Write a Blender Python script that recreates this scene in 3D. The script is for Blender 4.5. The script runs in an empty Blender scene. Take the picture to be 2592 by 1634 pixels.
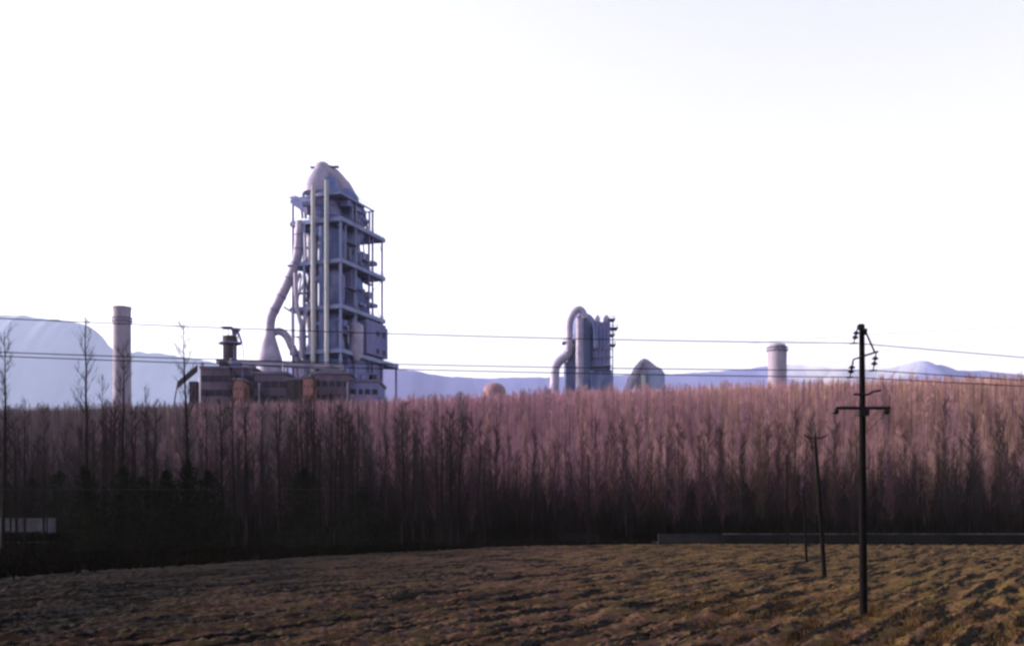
import bpy, math, random
import numpy as np
from mathutils import Vector, Matrix

random.seed(7)
rng = np.random.default_rng(11)
sc = bpy.context.scene
COL = sc.collection
R = math.radians

# ------------------------------------------------------------------ camera
F = 2779.0          # focal length in photo pixels (photo 2592 wide)
CX, HY, CH = 1296.0, 1319.0, 3.2   # centre column, horizon row, eye height
cam = bpy.data.cameras.new('camera')
camo = bpy.data.objects.new('camera', cam)
COL.objects.link(camo)
camo.location = (0, 0, CH)
camo.rotation_euler = (R(90), 0, 0)
cam.sensor_width = 36.0
cam.lens = 36.0 * F / 2592.0
cam.shift_y = (HY - 817.0) / 2592.0
cam.clip_start = 0.3
cam.clip_end = 60000
sc.camera = camo

# ------------------------------------------------------------------ world and sun
SUN_EL, SUN_AZ = 15.0, -78.0        # azimuth measured from +Y (view direction) towards +X
w = bpy.data.worlds.new('World')
sc.world = w
w.use_nodes = True
nt = w.node_tree
nt.nodes.clear()
out = nt.nodes.new('ShaderNodeOutputWorld')
bg = nt.nodes.new('ShaderNodeBackground')
sky = nt.nodes.new('ShaderNodeTexSky')
sky.sky_type = 'NISHITA'
sky.sun_disc = False
sky.sun_elevation = R(SUN_EL)
sky.sun_rotation = R(SUN_AZ)
sky.altitude = 0
sky.air_density = 1.0
sky.dust_density = 3.0
sky.ozone_density = 1.2
hs = nt.nodes.new('ShaderNodeHueSaturation')
hs.inputs['Saturation'].default_value = 0.30
mx = nt.nodes.new('ShaderNodeMix')
mx.data_type = 'RGBA'
mx.blend_type = 'MULTIPLY'
mx.inputs[0].default_value = 1.0
mx.inputs[7].default_value = (1.0, 0.95, 1.09, 1)
nt.links.new(sky.outputs[0], hs.inputs['Color'])
nt.links.new(hs.outputs[0], mx.inputs[6])
nt.links.new(mx.outputs[2], bg.inputs[0])
bg.inputs[1].default_value = 0.15
nt.links.new(bg.outputs[0], out.inputs[0])

sl = bpy.data.lights.new('sun', 'SUN')
sl.energy = 2.0
sl.angle = R(1.5)
sl.color = (1.0, 0.80, 0.66)
so = bpy.data.objects.new('sun', sl)
COL.objects.link(so)
tosun = Vector((math.sin(R(SUN_AZ)) * math.cos(R(SUN_EL)), math.cos(R(SUN_AZ)) * math.cos(R(SUN_EL)), math.sin(R(SUN_EL))))
so.rotation_euler = tosun.to_track_quat('Z', 'Y').to_euler()
so.location = (-60, 0, 60)

sc.view_settings.view_transform = 'Standard'
sc.view_settings.look = 'None'
sc.view_settings.gamma = 1.0
sc.view_settings.use_curve_mapping = False
sc.view_settings.exposure = 1.55
sc.render.engine = 'CYCLES'
sc.cycles.use_denoising = True
sc.cycles.filter_width = 2.6
sc.cycles.max_bounces = 6
sc.cycles.diffuse_bounces = 3
sc.cycles.volume_bounces = 1
sc.cycles.volume_step_rate = 4.0


# ------------------------------------------------------------------ helpers
def P(px, py, Y):
    """point at distance Y that the photo shows at column px, row py"""
    return Vector(((px - CX) / F * Y, Y, CH + (HY - py) / F * Y))


def zrow(py, Y):
    return CH + (HY - py) / F * Y


def mat(name, c1, c2=None, scale=1.0, rough=0.9, bump=0.0, bscale=None, stretch=None, spec=0.2, c3=None, metal=0.0, trans=0.0):
    m = bpy.data.materials.new(name)
    m.use_nodes = True
    n = m.node_tree
    b = n.nodes['Principled BSDF']
    b.inputs['Roughness'].default_value = rough
    b.inputs['Specular IOR Level'].default_value = spec
    b.inputs['Metallic'].default_value = metal
    if c2 is None:
        b.inputs['Base Color'].default_value = (*c1, 1)
        return m
    tc = n.nodes.new('ShaderNodeNewGeometry')
    mp = n.nodes.new('ShaderNodeMapping')
    if stretch:
        mp.inputs['Scale'].default_value = stretch
    nz = n.nodes.new('ShaderNodeTexNoise')
    nz.inputs['Scale'].default_value = scale
    nz.inputs['Detail'].default_value = 6
    nz.inputs['Roughness'].default_value = 0.65
    rp = n.nodes.new('ShaderNodeValToRGB')
    rp.color_ramp.elements[0].position = 0.34
    rp.color_ramp.elements[0].color = (*c1, 1)
    rp.color_ramp.elements[1].position = 0.66
    rp.color_ramp.elements[1].color = (*c2, 1)
    if c3:
        e = rp.color_ramp.elements.new(0.5)
        e.color = (*c3, 1)
    n.links.new(tc.outputs['Position'], mp.inputs['Vector'])
    n.links.new(mp.outputs[0], nz.inputs['Vector'])
    n.links.new(nz.outputs[0], rp.inputs[0])
    n.links.new(rp.outputs[0], b.inputs['Base Color'])
    if bump:
        bp = n.nodes.new('ShaderNodeBump')
        bp.inputs['Strength'].default_value = bump
        bp.inputs['Distance'].default_value = 0.3
        nb = n.nodes.new('ShaderNodeTexNoise')
        nb.inputs['Scale'].default_value = bscale or scale * 4
        nb.inputs['Detail'].default_value = 5
        n.links.new(mp.outputs[0], nb.inputs['Vector'])
        n.links.new(nb.outputs[0], bp.inputs['Height'])
        n.links.new(bp.outputs[0], b.inputs['Normal'])
    return m


def link(name, me, parent=None, m=None):
    o = bpy.data.objects.new(name, me)
    COL.objects.link(o)
    if m is not None and me is not None:
        me.materials.append(m)
    if parent is not None:
        o.parent = parent
        o.matrix_parent_inverse = Matrix.Translation(-Vector(parent.location))
    return o


def tag(o, label=None, cat=None, group=None, kind=None):
    if label: o['label'] = label
    if cat: o['category'] = cat
    if group: o['group'] = group
    if kind: o['kind'] = kind
    return o


def thing(name, label, cat, loc=(0, 0, 0), group=None):
    o = bpy.data.objects.new(name, None)
    COL.objects.link(o)
    o.location = loc
    o.empty_display_size = 0.2
    return tag(o, label, cat, group)


class MB:
    """collects vertices and faces of ONE mesh"""
    def __init__(self):
        self.v = []
        self.f = []

    def box(self, a, b):
        x0, y0, z0 = a
        x1, y1, z1 = b
        self.hexa([(x0, y0), (x1, y0), (x1, y1), (x0, y1)], z0, z1)
        return self

    def hexa(self, foot, z0, z1):
        n = len(self.v)
        k = len(foot)
        z0s = z0 if isinstance(z0, (list, tuple)) else [z0] * k
        z1s = z1 if isinstance(z1, (list, tuple)) else [z1] * k
        for (x, y), z in zip(foot, z0s): self.v.append((x, y, z))
        for (x, y), z in zip(foot, z1s): self.v.append((x, y, z))
        self.f.append(tuple(n + i for i in reversed(range(k))))
        self.f.append(tuple(n + k + i for i in range(k)))
        for i in range(k):
            j = (i + 1) % k
            self.f.append((n + i, n + j, n + k + j, n + k + i))
        return self

    def tube(self, pts, r, seg=10, cap=True):
        pts = [Vector(p) for p in pts]
        rs = r if isinstance(r, (list, tuple)) else [r] * len(pts)
        n0 = len(self.v)
        up = None
        for i, p in enumerate(pts):
            if i == 0: d = pts[1] - p
            elif i == len(pts) - 1: d = p - pts[i - 1]
            else: d = (pts[i + 1] - p).normalized() + (p - pts[i - 1]).normalized()
            d.normalize()
            if up is None:
                up = Vector((0, 1, 0)) if abs(d.y) < 0.9 else Vector((1, 0, 0))
            a = d.cross(up).normalized()
            b = a.cross(d).normalized()
            up = b
            for s in range(seg):
                t = 2 * math.pi * s / seg
                q = p + (a * math.cos(t) + b * math.sin(t)) * rs[i]
                self.v.append(tuple(q))
        for i in range(len(pts) - 1):
            for s in range(seg):
                s2 = (s + 1) % seg
                a = n0 + i * seg
                self.f.append((a + s, a + seg + s, a + seg + s2, a + s2))
        if cap:
            self.f.append(tuple(n0 + s for s in range(seg)))
            e = n0 + (len(pts) - 1) * seg
            self.f.append(tuple(e + s for s in reversed(range(seg))))
        return self

    def lathe(self, x, y, prof, seg=28):
        """prof: list of (r, z) from bottom to top"""
        n0 = len(self.v)
        for r, z in prof:
            for s in range(seg):
                t = 2 * math.pi * s / seg
                self.v.append((x + r * math.cos(t), y + r * math.sin(t), z))
        for i in range(len(prof) - 1):
            for s in range(seg):
                s2 = (s + 1) % seg
                a = n0 + i * seg
                self.f.append((a + s, a + s2, a + seg + s2, a + seg + s))
        self.f.append(tuple(n0 + s for s in reversed(range(seg))))
        e = n0 + (len(prof) - 1) * seg
        self.f.append(tuple(e + s for s in range(seg)))
        return self

    def ball(self, c, r, seg=12, rings=8, sz=1.0):
        c = Vector(c)
        prof = [(max(1e-3, r * math.sin(math.pi * k / rings)), c.z - r * sz * math.cos(math.pi * k / rings)) for k in range(rings + 1)]
        return self.lathe(c.x, c.y, prof, seg)

    def mesh(self, name, smooth=False):
        me = bpy.data.meshes.new(name)
        me.from_pydata(self.v, [], self.f)
        me.update()
        if smooth:
            me.shade_smooth()
            try:
                me.set_sharp_from_angle(angle=R(40))
            except Exception:
                pass
        return me

    def build(self, name, m, parent=None, smooth=False):
        return link(name, self.mesh(name, smooth), parent, m)


def spline(pts, n=6):
    """Catmull-Rom through pts"""
    pts = [Vector(p) for p in pts]
    q = [pts[0] * 2 - pts[1]] + pts + [pts[-1] * 2 - pts[-2]]
    res = []
    for i in range(1, len(q) - 2):
        for k in range(n):
            t = k / n
            a, b, c, d = q[i - 1], q[i], q[i + 1], q[i + 2]
            res.append(0.5 * ((2 * b) + (c - a) * t + (2 * a - 5 * b + 4 * c - d) * t * t + (3 * b - a - 3 * c + d) * t ** 3))
    res.append(pts[-1])
    return res


def np_mesh(name, V, Fc, smooth=False):
    """fast mesh from arrays; Fc is (n,3) or (n,4)"""
    V = np.asarray(V, dtype=np.float32)
    Fc = np.asarray(Fc, dtype=np.int32)
    me = bpy.data.meshes.new(name)
    k = Fc.shape[1]
    me.vertices.add(len(V))
    me.vertices.foreach_set('co', V.ravel())
    me.loops.add(Fc.size)
    me.loops.foreach_set('vertex_index', Fc.ravel())
    me.polygons.add(len(Fc))
    me.polygons.foreach_set('loop_start', np.arange(0, Fc.size, k, dtype=np.int32))
    me.polygons.foreach_set('use_smooth', np.full(len(Fc), smooth, dtype=bool))
    me.update(calc_edges=True)
    me.validate()
    return me


def vnoise(x, y, seed=0):
    """smooth value noise on arrays, -1..1"""
    xi = np.floor(x).astype(np.int64)
    yi = np.floor(y).astype(np.int64)
    xf = x - xi
    yf = y - yi
    def h(a, b):
        n = (a * 374761393 + b * 668265263 + seed * 974634777) & 0xffffffff
        n = ((n ^ (n >> 13)) * 1274126177) & 0xffffffff
        n = n ^ (n >> 16)
        return (n & 0xffff) / 32767.5 - 1.0
    u = xf * xf * (3 - 2 * xf)
    v = yf * yf * (3 - 2 * yf)
    return (h(xi, yi) * (1 - u) + h(xi + 1, yi) * u) * (1 - v) + (h(xi, yi + 1) * (1 - u) + h(xi + 1, yi + 1) * u) * v


# ------------------------------------------------------------------ materials
M = {}
M['concrete'] = mat('concrete', (0.13, 0.16, 0.30), (0.22, 0.24, 0.37), 0.12, bump=0.3, bscale=0.6, stretch=(1, 1, 0.3))  # blue of the hazy air is put into the concrete colour
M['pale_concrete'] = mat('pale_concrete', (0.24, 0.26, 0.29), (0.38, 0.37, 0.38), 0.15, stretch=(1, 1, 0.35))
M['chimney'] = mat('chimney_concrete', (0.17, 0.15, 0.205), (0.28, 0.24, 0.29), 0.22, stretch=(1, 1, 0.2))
M['steel'] = mat('haze_blue_steel', (0.085, 0.08, 0.20), (0.13, 0.115, 0.24), 0.5, rough=0.6, spec=0.4)  # haze blue mixed into the steel colour
M['duct'] = mat('duct_steel', (0.17, 0.165, 0.26), (0.33, 0.28, 0.38), 0.18, rough=0.6, spec=0.35)  # duct colour carries some of the blue haze
M['cyclone'] = mat('cyclone_steel', (0.06, 0.09, 0.23), (0.20, 0.19, 0.33), 0.30, rough=0.7, spec=0.2, stretch=(1, 1, 0.35), c3=(0.10, 0.135, 0.28))  # blue haze painted into the cyclone steel
M['cladding'] = mat('cladding', (0.06, 0.08, 0.22), (0.15, 0.145, 0.28), 0.10, bump=0.4, bscale=1.2, stretch=(1, 1, 0.25))  # the blue here stands for haze over the cladding
M['mauve'] = mat('mauve_wall', (0.045, 0.038, 0.07), (0.12, 0.085, 0.125), 0.25, stretch=(1, 1, 0.4))
M['brickwall'] = mat('brick_wall', (0.15, 0.075, 0.08), (0.25, 0.13, 0.12), 0.3)
M['darkwall'] = mat('dark_wall', (0.03, 0.025, 0.035), (0.05, 0.04, 0.05), 0.3)
M['glass'] = mat('window_glass', (0.02, 0.02, 0.035), rough=0.55, spec=0.1)
M['roofing'] = mat('roofing', (0.07, 0.07, 0.11), (0.13, 0.12, 0.17), 0.2)
def soil_material():
    m = bpy.data.materials.new('plowed_soil')
    m.use_nodes = True
    n = m.node_tree
    b = n.nodes['Principled BSDF']
    b.inputs['Roughness'].default_value = 0.95
    b.inputs['Specular IOR Level'].default_value = 0.05
    geo = n.nodes.new('ShaderNodeNewGeometry')

    def noise(scale, stretch, rot=0.0, detail=5, rough=0.6):
        mp = n.nodes.new('ShaderNodeMapping')
        mp.vector_type = 'TEXTURE'
        mp.inputs['Rotation'].default_value = (0, 0, rot)
        mp.inputs['Scale'].default_value = stretch
        nz = n.nodes.new('ShaderNodeTexNoise')
        nz.inputs['Scale'].default_value = scale
        nz.inputs['Detail'].default_value = detail
        nz.inputs['Roughness'].default_value = rough
        n.links.new(geo.outputs['Position'], mp.inputs['Vector'])
        n.links.new(mp.outputs[0], nz.inputs['Vector'])
        return nz.outputs[0]

    def ramp(src, stops):
        rp = n.nodes.new('ShaderNodeValToRGB')
        el = rp.color_ramp.elements
        el[0].position, el[0].color = stops[0][0], (*stops[0][1], 1)
        el[1].position, el[1].color = stops[-1][0], (*stops[-1][1], 1)
        for p_, c_ in stops[1:-1]:
            e = el.new(p_)
            e.color = (*c_, 1)
        n.links.new(src, rp.inputs[0])
        return rp.outputs[0]

    def mix(a, b_, f, mode='MIX'):
        x_ = n.nodes.new('ShaderNodeMix')
        x_.data_type = 'RGBA'
        x_.blend_type = mode
        n.links.new(f, x_.inputs[0])
        n.links.new(a, x_.inputs[6])
        n.links.new(b_, x_.inputs[7])
        return x_.outputs[2]
    # dry crust with rusty, olive and mauve-grey patches of stubble
    hue = ramp(noise(0.9, (1, 1, 1), 0, 6, 0.7), [(0.30, (0.026, 0.022, 0.025)), (0.41, (0.052, 0.033, 0.028)), (0.50, (0.092, 0.044, 0.024)), (0.58, (0.060, 0.050, 0.016)), (0.66, (0.105, 0.058, 0.034)), (0.74, (0.13, 0.085, 0.05))])
    furrow_shade = ramp(noise(0.85, (0.6, 6.5, 1), -R(27), 6, 0.70), [(0.465, (0, 0, 0)), (0.515, (1, 1, 1))])  # dark streaks along the furrows: shadows between clods put into the colour
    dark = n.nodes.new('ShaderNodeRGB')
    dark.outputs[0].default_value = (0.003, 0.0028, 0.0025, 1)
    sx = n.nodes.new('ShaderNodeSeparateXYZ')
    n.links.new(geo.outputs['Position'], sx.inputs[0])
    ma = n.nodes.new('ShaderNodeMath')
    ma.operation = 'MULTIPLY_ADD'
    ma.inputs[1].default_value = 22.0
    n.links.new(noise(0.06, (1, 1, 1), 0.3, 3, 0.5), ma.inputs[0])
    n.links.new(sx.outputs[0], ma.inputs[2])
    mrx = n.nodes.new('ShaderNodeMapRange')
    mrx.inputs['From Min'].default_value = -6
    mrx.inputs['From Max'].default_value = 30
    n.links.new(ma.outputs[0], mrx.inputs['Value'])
    # the soil gets darker and greyer towards the left side of the field
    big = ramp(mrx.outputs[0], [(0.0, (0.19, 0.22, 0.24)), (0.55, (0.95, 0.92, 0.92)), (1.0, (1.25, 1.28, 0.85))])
    c = mix(dark.outputs[0], hue, furrow_shade)
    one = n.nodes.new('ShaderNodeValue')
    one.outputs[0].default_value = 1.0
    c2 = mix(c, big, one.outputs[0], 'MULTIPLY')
    n.links.new(c2, b.inputs['Base Color'])
    bp = n.nodes.new('ShaderNodeBump')
    bp.inputs['Strength'].default_value = 0.8
    bp.inputs['Distance'].default_value = 0.15
    n.links.new(noise(4.0, (1, 1, 1)), bp.inputs['Height'])
    n.links.new(bp.outputs[0], b.inputs['Normal'])
    return m


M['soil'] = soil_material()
M['drygrass'] = mat('dry_grass', (0.022, 0.018, 0.006), (0.075, 0.052, 0.020), 0.9, spec=0.0, c3=(0.055, 0.028, 0.012))
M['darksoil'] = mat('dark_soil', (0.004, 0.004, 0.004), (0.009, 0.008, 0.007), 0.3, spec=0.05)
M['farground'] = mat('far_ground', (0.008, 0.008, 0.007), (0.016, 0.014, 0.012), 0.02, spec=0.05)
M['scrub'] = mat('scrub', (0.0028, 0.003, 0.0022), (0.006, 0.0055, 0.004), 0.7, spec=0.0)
M['bark'] = mat('dark_bark', (0.0035, 0.003, 0.0035), (0.008, 0.0065, 0.007), 1.2, spec=0.05)
M['twig_dark'] = mat('dark_twigs', (0.012, 0.0095, 0.011), (0.026, 0.020, 0.022), 0.4, spec=0.0)
M['trunk_wood'] = mat('wood_trunk', (0.018, 0.014, 0.015), (0.05, 0.036, 0.036), 0.5, stretch=(1, 1, 0.2), spec=0.0)
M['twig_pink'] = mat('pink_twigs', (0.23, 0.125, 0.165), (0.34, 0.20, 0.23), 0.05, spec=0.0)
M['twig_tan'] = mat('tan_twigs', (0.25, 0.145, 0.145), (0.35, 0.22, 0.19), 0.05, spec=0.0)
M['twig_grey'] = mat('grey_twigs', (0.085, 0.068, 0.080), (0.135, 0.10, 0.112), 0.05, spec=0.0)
M['front_pink'] = mat('shaded_pink_twigs', (0.050, 0.025, 0.035), (0.095, 0.048, 0.058), 0.08, spec=0.0)  # darker copy of the pink twigs, shade of the front ranks painted in
M['front_tan'] = mat('shaded_tan_twigs', (0.052, 0.032, 0.027), (0.095, 0.060, 0.046), 0.08, spec=0.0)  # tan twigs with the shade of the front ranks in the colour
M['front_grey'] = mat('shaded_grey_twigs', (0.016, 0.013, 0.015), (0.034, 0.027, 0.030), 0.08, spec=0.0)  # grey twigs darkened to stand for shade in the front ranks
M['litter'] = mat('leaf_litter', (0.05, 0.03, 0.035), (0.09, 0.05, 0.055), 0.15, spec=0.0)
M['evergreen'] = mat('evergreen_leaves', (0.004, 0.006, 0.004), (0.011, 0.014, 0.009), 0.8, spec=0.0)
M['pole'] = mat('pole_concrete', (0.0025, 0.0022, 0.0025), (0.006, 0.005, 0.005), 3.0, spec=0.04)
M['iron'] = mat('pole_iron', (0.003, 0.0025, 0.004), (0.007, 0.005, 0.007), 6.0, rough=0.8)
M['porcelain'] = mat('brown_porcelain', (0.006, 0.004, 0.005), rough=0.5, spec=0.15)
M['wire'] = mat('wire_metal', (0.012, 0.007, 0.018), rough=0.6)
M['farwire'] = mat('far_wire_metal', (0.30, 0.32, 0.40), rough=0.6)
M['whitewash'] = mat('whitewash', (0.03, 0.03, 0.037), (0.075, 0.072, 0.082), 0.6)
M['canal'] = mat('canal_concrete', (0.0045, 0.005, 0.0055), (0.011, 0.011, 0.011), 0.4, spec=0.05)  # stains and the wall's shaded side share this dark colour
M['coping'] = mat('lit_edge_coping', (0.004, 0.004, 0.004), (0.12, 0.115, 0.115), 0.35)  # pale tone paints the light caught along the wall's top edge
M['hill_far'] = mat('far_hill', (0.29, 0.36, 0.49), (0.345, 0.41, 0.54), 0.002, spec=0.0)  # haze of the distance is put into this pale blue
M['hill_mid'] = mat('mid_hill', (0.15, 0.175, 0.36), (0.18, 0.20, 0.39), 0.004, spec=0.0)  # bluish haze painted into the hill colour


# ------------------------------------------------------------------ ground, field
EDGE = [(-60, -20), (-30, 20), (-28, 60), (-27, 69), (-24, 77), (-20, 93), (-13, 111), (0, 140), (15.5, 157), (40, 158), (72, 154), (120, 152)]
eX = np.array([e[0] for e in EDGE], float)
eY = np.array([e[1] for e in EDGE], float)


def inside_field(x, y):
    """field lies to the right of the left edge polyline and before the far edge"""
    left = np.interp(y, eY[:9], eX[:9])
    far = np.interp(x, eX[8:], eY[8:])
    return (x > left) & ((y < far) | (x < 15.5)) & (y < 158.5)


def build_field():
    ny, nx = 1050, 760
    ys = np.geomspace(7.0, 188.0, ny)
    ts = np.linspace(-0.78, 0.78, nx)
    TY, TT = np.meshgrid(ys, ts, indexing='ij')
    X = TY * TT
    Y = TY.copy()
    # plough furrows run away to the right
    a = R(27)
    u = X * math.cos(a) - Y * math.sin(a)
    v = X * math.sin(a) + Y * math.cos(a)
    wob = 1.1 * vnoise(u * 0.12, v * 0.07, 3) + 0.35 * vnoise(u * 0.6, v * 0.3, 4)
    fur = np.sin((u + wob) * 2 * math.pi / 1.5)
    amp = 0.5 + 0.5 * vnoise(u * 0.35, v * 0.10, 5)
    big = vnoise(u * 0.9, v * 0.35, 6)
    clod = np.abs(vnoise(u * 3.6, v * 2.0, 7)) + 0.7 * np.abs(vnoise(u * 8.1, v * 5.1, 8))
    fine = vnoise(X * 9, Y * 6, 9)
    Z = 0.115 * fur * np.clip(amp, 0.15, 1.3) + 0.05 * big + 0.10 * clod + 0.035 * fine - 0.12
    Z += 0.10 * vnoise(X * 0.05, Y * 0.03, 12)
    Zflat = -0.12 + 0.04 * vnoise(X * 0.3, Y * 0.2, 13)
    ins = inside_field(X, Y)
    Z = np.where(ins, Z, Zflat)
    V = np.stack([X.ravel(), Y.ravel(), Z.ravel()], 1)
    idx = np.arange(ny * nx).reshape(ny, nx)
    Fc = np.stack([idx[:-1, :-1].ravel(), idx[:-1, 1:].ravel(), idx[1:, 1:].ravel(), idx[1:, :-1].ravel()], 1)
    cen = V[Fc].mean(1)
    fi = inside_field(cen[:, 0], cen[:, 1])
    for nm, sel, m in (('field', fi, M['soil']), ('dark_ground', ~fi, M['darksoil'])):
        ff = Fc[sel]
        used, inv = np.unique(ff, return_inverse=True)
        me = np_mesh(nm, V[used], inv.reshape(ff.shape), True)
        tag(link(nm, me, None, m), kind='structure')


build_field()


def top_row(px):
    return np.interp(px, [-400, 0, 400, 700, 970, 1180, 1500, 1680, 1960, 2200, 2592, 3000],
                     [1030, 1022, 1014, 1005, 1000, 990, 974, 970, 958, 950, 941, 935])


RISE = 92.0


def slope_z(x, y):
    """ground height: flat, then a wooded rise whose crest makes the top line of the wood"""
    y0 = wood_front(x)
    yc = y0 + RISE
    zc = CH + (HY - top_row(CX + x / yc * F)) / F * yc - 3.2
    d = np.clip((y - y0 - 6) / (RISE - 6), 0, 1)
    d = d ** 1.12
    fall = np.clip((y - yc - 2) / 34.0, 0, 1)
    fall = fall * fall * (3 - 2 * fall)
    return zc * d * (1 - fall) - 0.12


def wood_front(x):
    return np.interp(x, [-150, -95, 0, 85, 150], [202, 196, 186, 170, 164])


def build_wood_ground():
    xs = np.linspace(-240, 240, 120)
    ds = np.linspace(-12, 140, 60)
    XX, DD = np.meshgrid(xs, ds, indexing='ij')
    YY = wood_front(XX) + DD
    ZZ = slope_z(XX, YY) + 0.12 * vnoise(XX * 0.2, YY * 0.2, 2) - 0.02
    V = np.stack([XX.ravel(), YY.ravel(), ZZ.ravel()], 1)
    idx = np.arange(120 * 60).reshape(120, 60)
    Fc = np.stack([idx[:-1, :-1].ravel(), idx[1:, :-1].ravel(), idx[1:, 1:].ravel(), idx[:-1, 1:].ravel()], 1)
    tag(link('terrain_bank', np_mesh('terrain_bank', V, Fc, True), None, M['litter']), kind='structure')


build_wood_ground()

g = MB()
g.v = [(-16000, -3000, -0.5), (16000, -3000, -0.5), (16000, 16000, -0.5), (-16000, 16000, -0.5)]
g.f = [(0, 1, 2, 3)]
tag(g.build('ground', M['farground']), kind='structure')


# ------------------------------------------------------------------ hills
def ridge(name, prof, Y, depth, m, seed):
    """a hill with a real body: skyline profile (px, py) at distance Y, falling off in front and behind"""
    px = np.array([p[0] for p in prof], float)
    py = np.array([p[1] for p in prof], float)
    xs = np.linspace(px[0], px[-1], 260)
    sk = CH + (HY - np.interp(xs, px, py)) / F * Y
    X = (xs - CX) / F * Y
    rows = np.linspace(-1, 1, 41)
    V = []
    for r_ in rows:
        prof_h = (1 - abs(r_) ** 1.6)
        n = vnoise(X / (Y * 0.02) + 9 * r_, X * 0 + r_ * 7 + seed, seed)
        n2 = vnoise(X / (Y * 0.006), X * 0 + r_ * 17 + seed, seed + 1)
        k = 0.0 if abs(r_) < 1e-6 else 1.0
        z = sk * np.clip(prof_h + k * 0.0 * (n + n2), 0, 1) - 0.6
        jag = 0.005 * sk * vnoise(X / (Y * 0.0035), X * 0 + 3.3, seed + 5)
        V.append(np.stack([X, np.full_like(X, Y + r_ * depth), z + jag * prof_h], 1))
    V = np.concatenate(V)
    n = len(xs)
    idx = np.arange(n * 41).reshape(41, n)
    Fc = np.stack([idx[:-1, :-1].ravel(), idx[:-1, 1:].ravel(), idx[1:, 1:].ravel(), idx[1:, :-1].ravel()], 1)
    tag(link(name, np_mesh(name, V, Fc, True), None, m), kind='structure')


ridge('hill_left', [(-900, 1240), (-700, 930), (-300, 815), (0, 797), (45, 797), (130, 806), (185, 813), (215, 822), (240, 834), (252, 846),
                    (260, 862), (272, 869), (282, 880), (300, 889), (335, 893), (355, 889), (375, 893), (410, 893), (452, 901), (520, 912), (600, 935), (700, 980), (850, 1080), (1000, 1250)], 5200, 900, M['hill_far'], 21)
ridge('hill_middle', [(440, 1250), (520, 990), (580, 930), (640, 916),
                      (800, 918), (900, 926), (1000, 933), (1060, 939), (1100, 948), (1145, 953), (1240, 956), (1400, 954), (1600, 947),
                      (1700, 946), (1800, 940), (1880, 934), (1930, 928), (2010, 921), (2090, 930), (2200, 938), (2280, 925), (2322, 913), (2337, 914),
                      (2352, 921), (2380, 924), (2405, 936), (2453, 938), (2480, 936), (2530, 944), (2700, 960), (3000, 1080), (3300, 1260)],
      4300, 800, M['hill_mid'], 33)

# ------------------------------------------------------------------ preheater tower
TY0 = 360.0
ca, sa = math.cos(R(21)), math.sin(R(21))
TX0 = -56.2


def T(s, t, z=0.0):
    """tower frame: s to the left along the front face, t away along the right face"""
    return Vector((TX0 - ca * s + sa * t, TY0 + sa * s + ca * t, z))


def solve(px, s=None, t=None):
    """the missing tower coordinate for a photo column"""
    k = (px - CX) / F
    if s is not None:
        return (k * (TY0 + sa * s) - TX0 + ca * s) / (sa - k * ca)
    return (TX0 + sa * t - k * (TY0 + ca * t)) / (ca + k * sa)


def tz(py, s, t):
    return zrow(py, T(s, t).y)


def tbox(mb, s0, s1, t0, t1, z0, z1):
    mb.hexa([T(s, t).xy[:] for s, t in ((s0, t0), (s0, t1), (s1, t1), (s1, t0))][::-1], z0, z1)
    return mb


tower = thing('preheater_tower', 'tall blue grey cement preheater tower with open floors, domed duct top and slanting side pipe', 'factory tower', T(9, 14, -0.5))
LV = [15.0, 29.7, 44.5, 59.4, 73.9, 88.9, 102.5]
for z in LV:
    t1 = 40.0 if abs(z - 59.4) < 0.1 else (29.8 if z > 60 else 33)
    mb = MB()
    tbox(mb, -0.5, 18.6, -0.5, t1, z - 0.45, z)
    tbox(mb, -0.8, -0.3, -0.8, t1 + 0.3, z - 0.9, z + 0.45)        # edge beams
    tbox(mb, 18.4, 18.9, -0.8, t1 + 0.3, z - 0.9, z + 0.4)
    tbox(mb, -0.3, 18.4, -0.8, -0.3, z - 0.9, z + 0.45)
    tbox(mb, -0.3, 18.4, t1 - 0.2, t1 + 0.3, z - 0.9, z + 0.4)
    for tt in np.arange(4, t1 - 1, 5.0):
        tbox(mb, -0.28, 18.38, tt, tt + 0.5, z - 1.3, z - 0.452)
    slab = mb.build('floor_slab', M['concrete'], tower)
    rl = MB()
    for (s_, a, b) in ((-0.6, 0, t1), (18.6, 0, t1)):
        for h in (0.75, 1.35):
            rl.tube([T(s_, a, z + h), T(s_, b, z + h)], 0.05, 4)
        for q in np.arange(a, b, 2.4):
            rl.tube([T(s_, q, z + 0.3), T(s_, q, z + 1.35)], 0.045, 4)
    for h in (0.75, 1.35):
        rl.tube([T(0, -0.6, z + h), T(18, -0.6, z + h)], 0.05, 4)
    rl.build('railing', M['steel'], slab)
# top deck
ZA = 111.0
mb = MB()
tbox(mb, -0.4, 18.4, -0.5, 16.0, ZA - 0.6, ZA)
tbox(mb, -0.4, 0.1, 16.01, 22.8, ZA - 0.45, ZA - 0.05)
tbox(mb, 17.9, 18.4, 16.01, 22.8, ZA - 0.45, ZA - 0.05)
tbox(mb, 0.11, 17.89, 22.3, 22.8, ZA - 0.45, ZA - 0.05)
tbox(mb, 16.2, 19.2, -0.6, 4.0, ZA + 0.01, ZA + 0.35)
mb.build('top_deck', M['concrete'], tower)
mb = MB()
for s_ in (-0.4, 18.6):
    for h in (0.8, 1.5):
        mb.tube([T(s_, 0, ZA + h), T(s_, 22.6, ZA + h)], 0.06, 4)
    for q in np.arange(0, 22.6, 2.2):
        mb.tube([T(s_, q, ZA), T(s_, q, ZA + 1.5)], 0.05, 4)
for h in (0.8, 1.5):
    mb.tube([T(0, -0.4, ZA + h), T(18.5, -0.4, ZA + h)], 0.06, 4)
mb.build('railing', M['steel'], tower)
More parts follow.
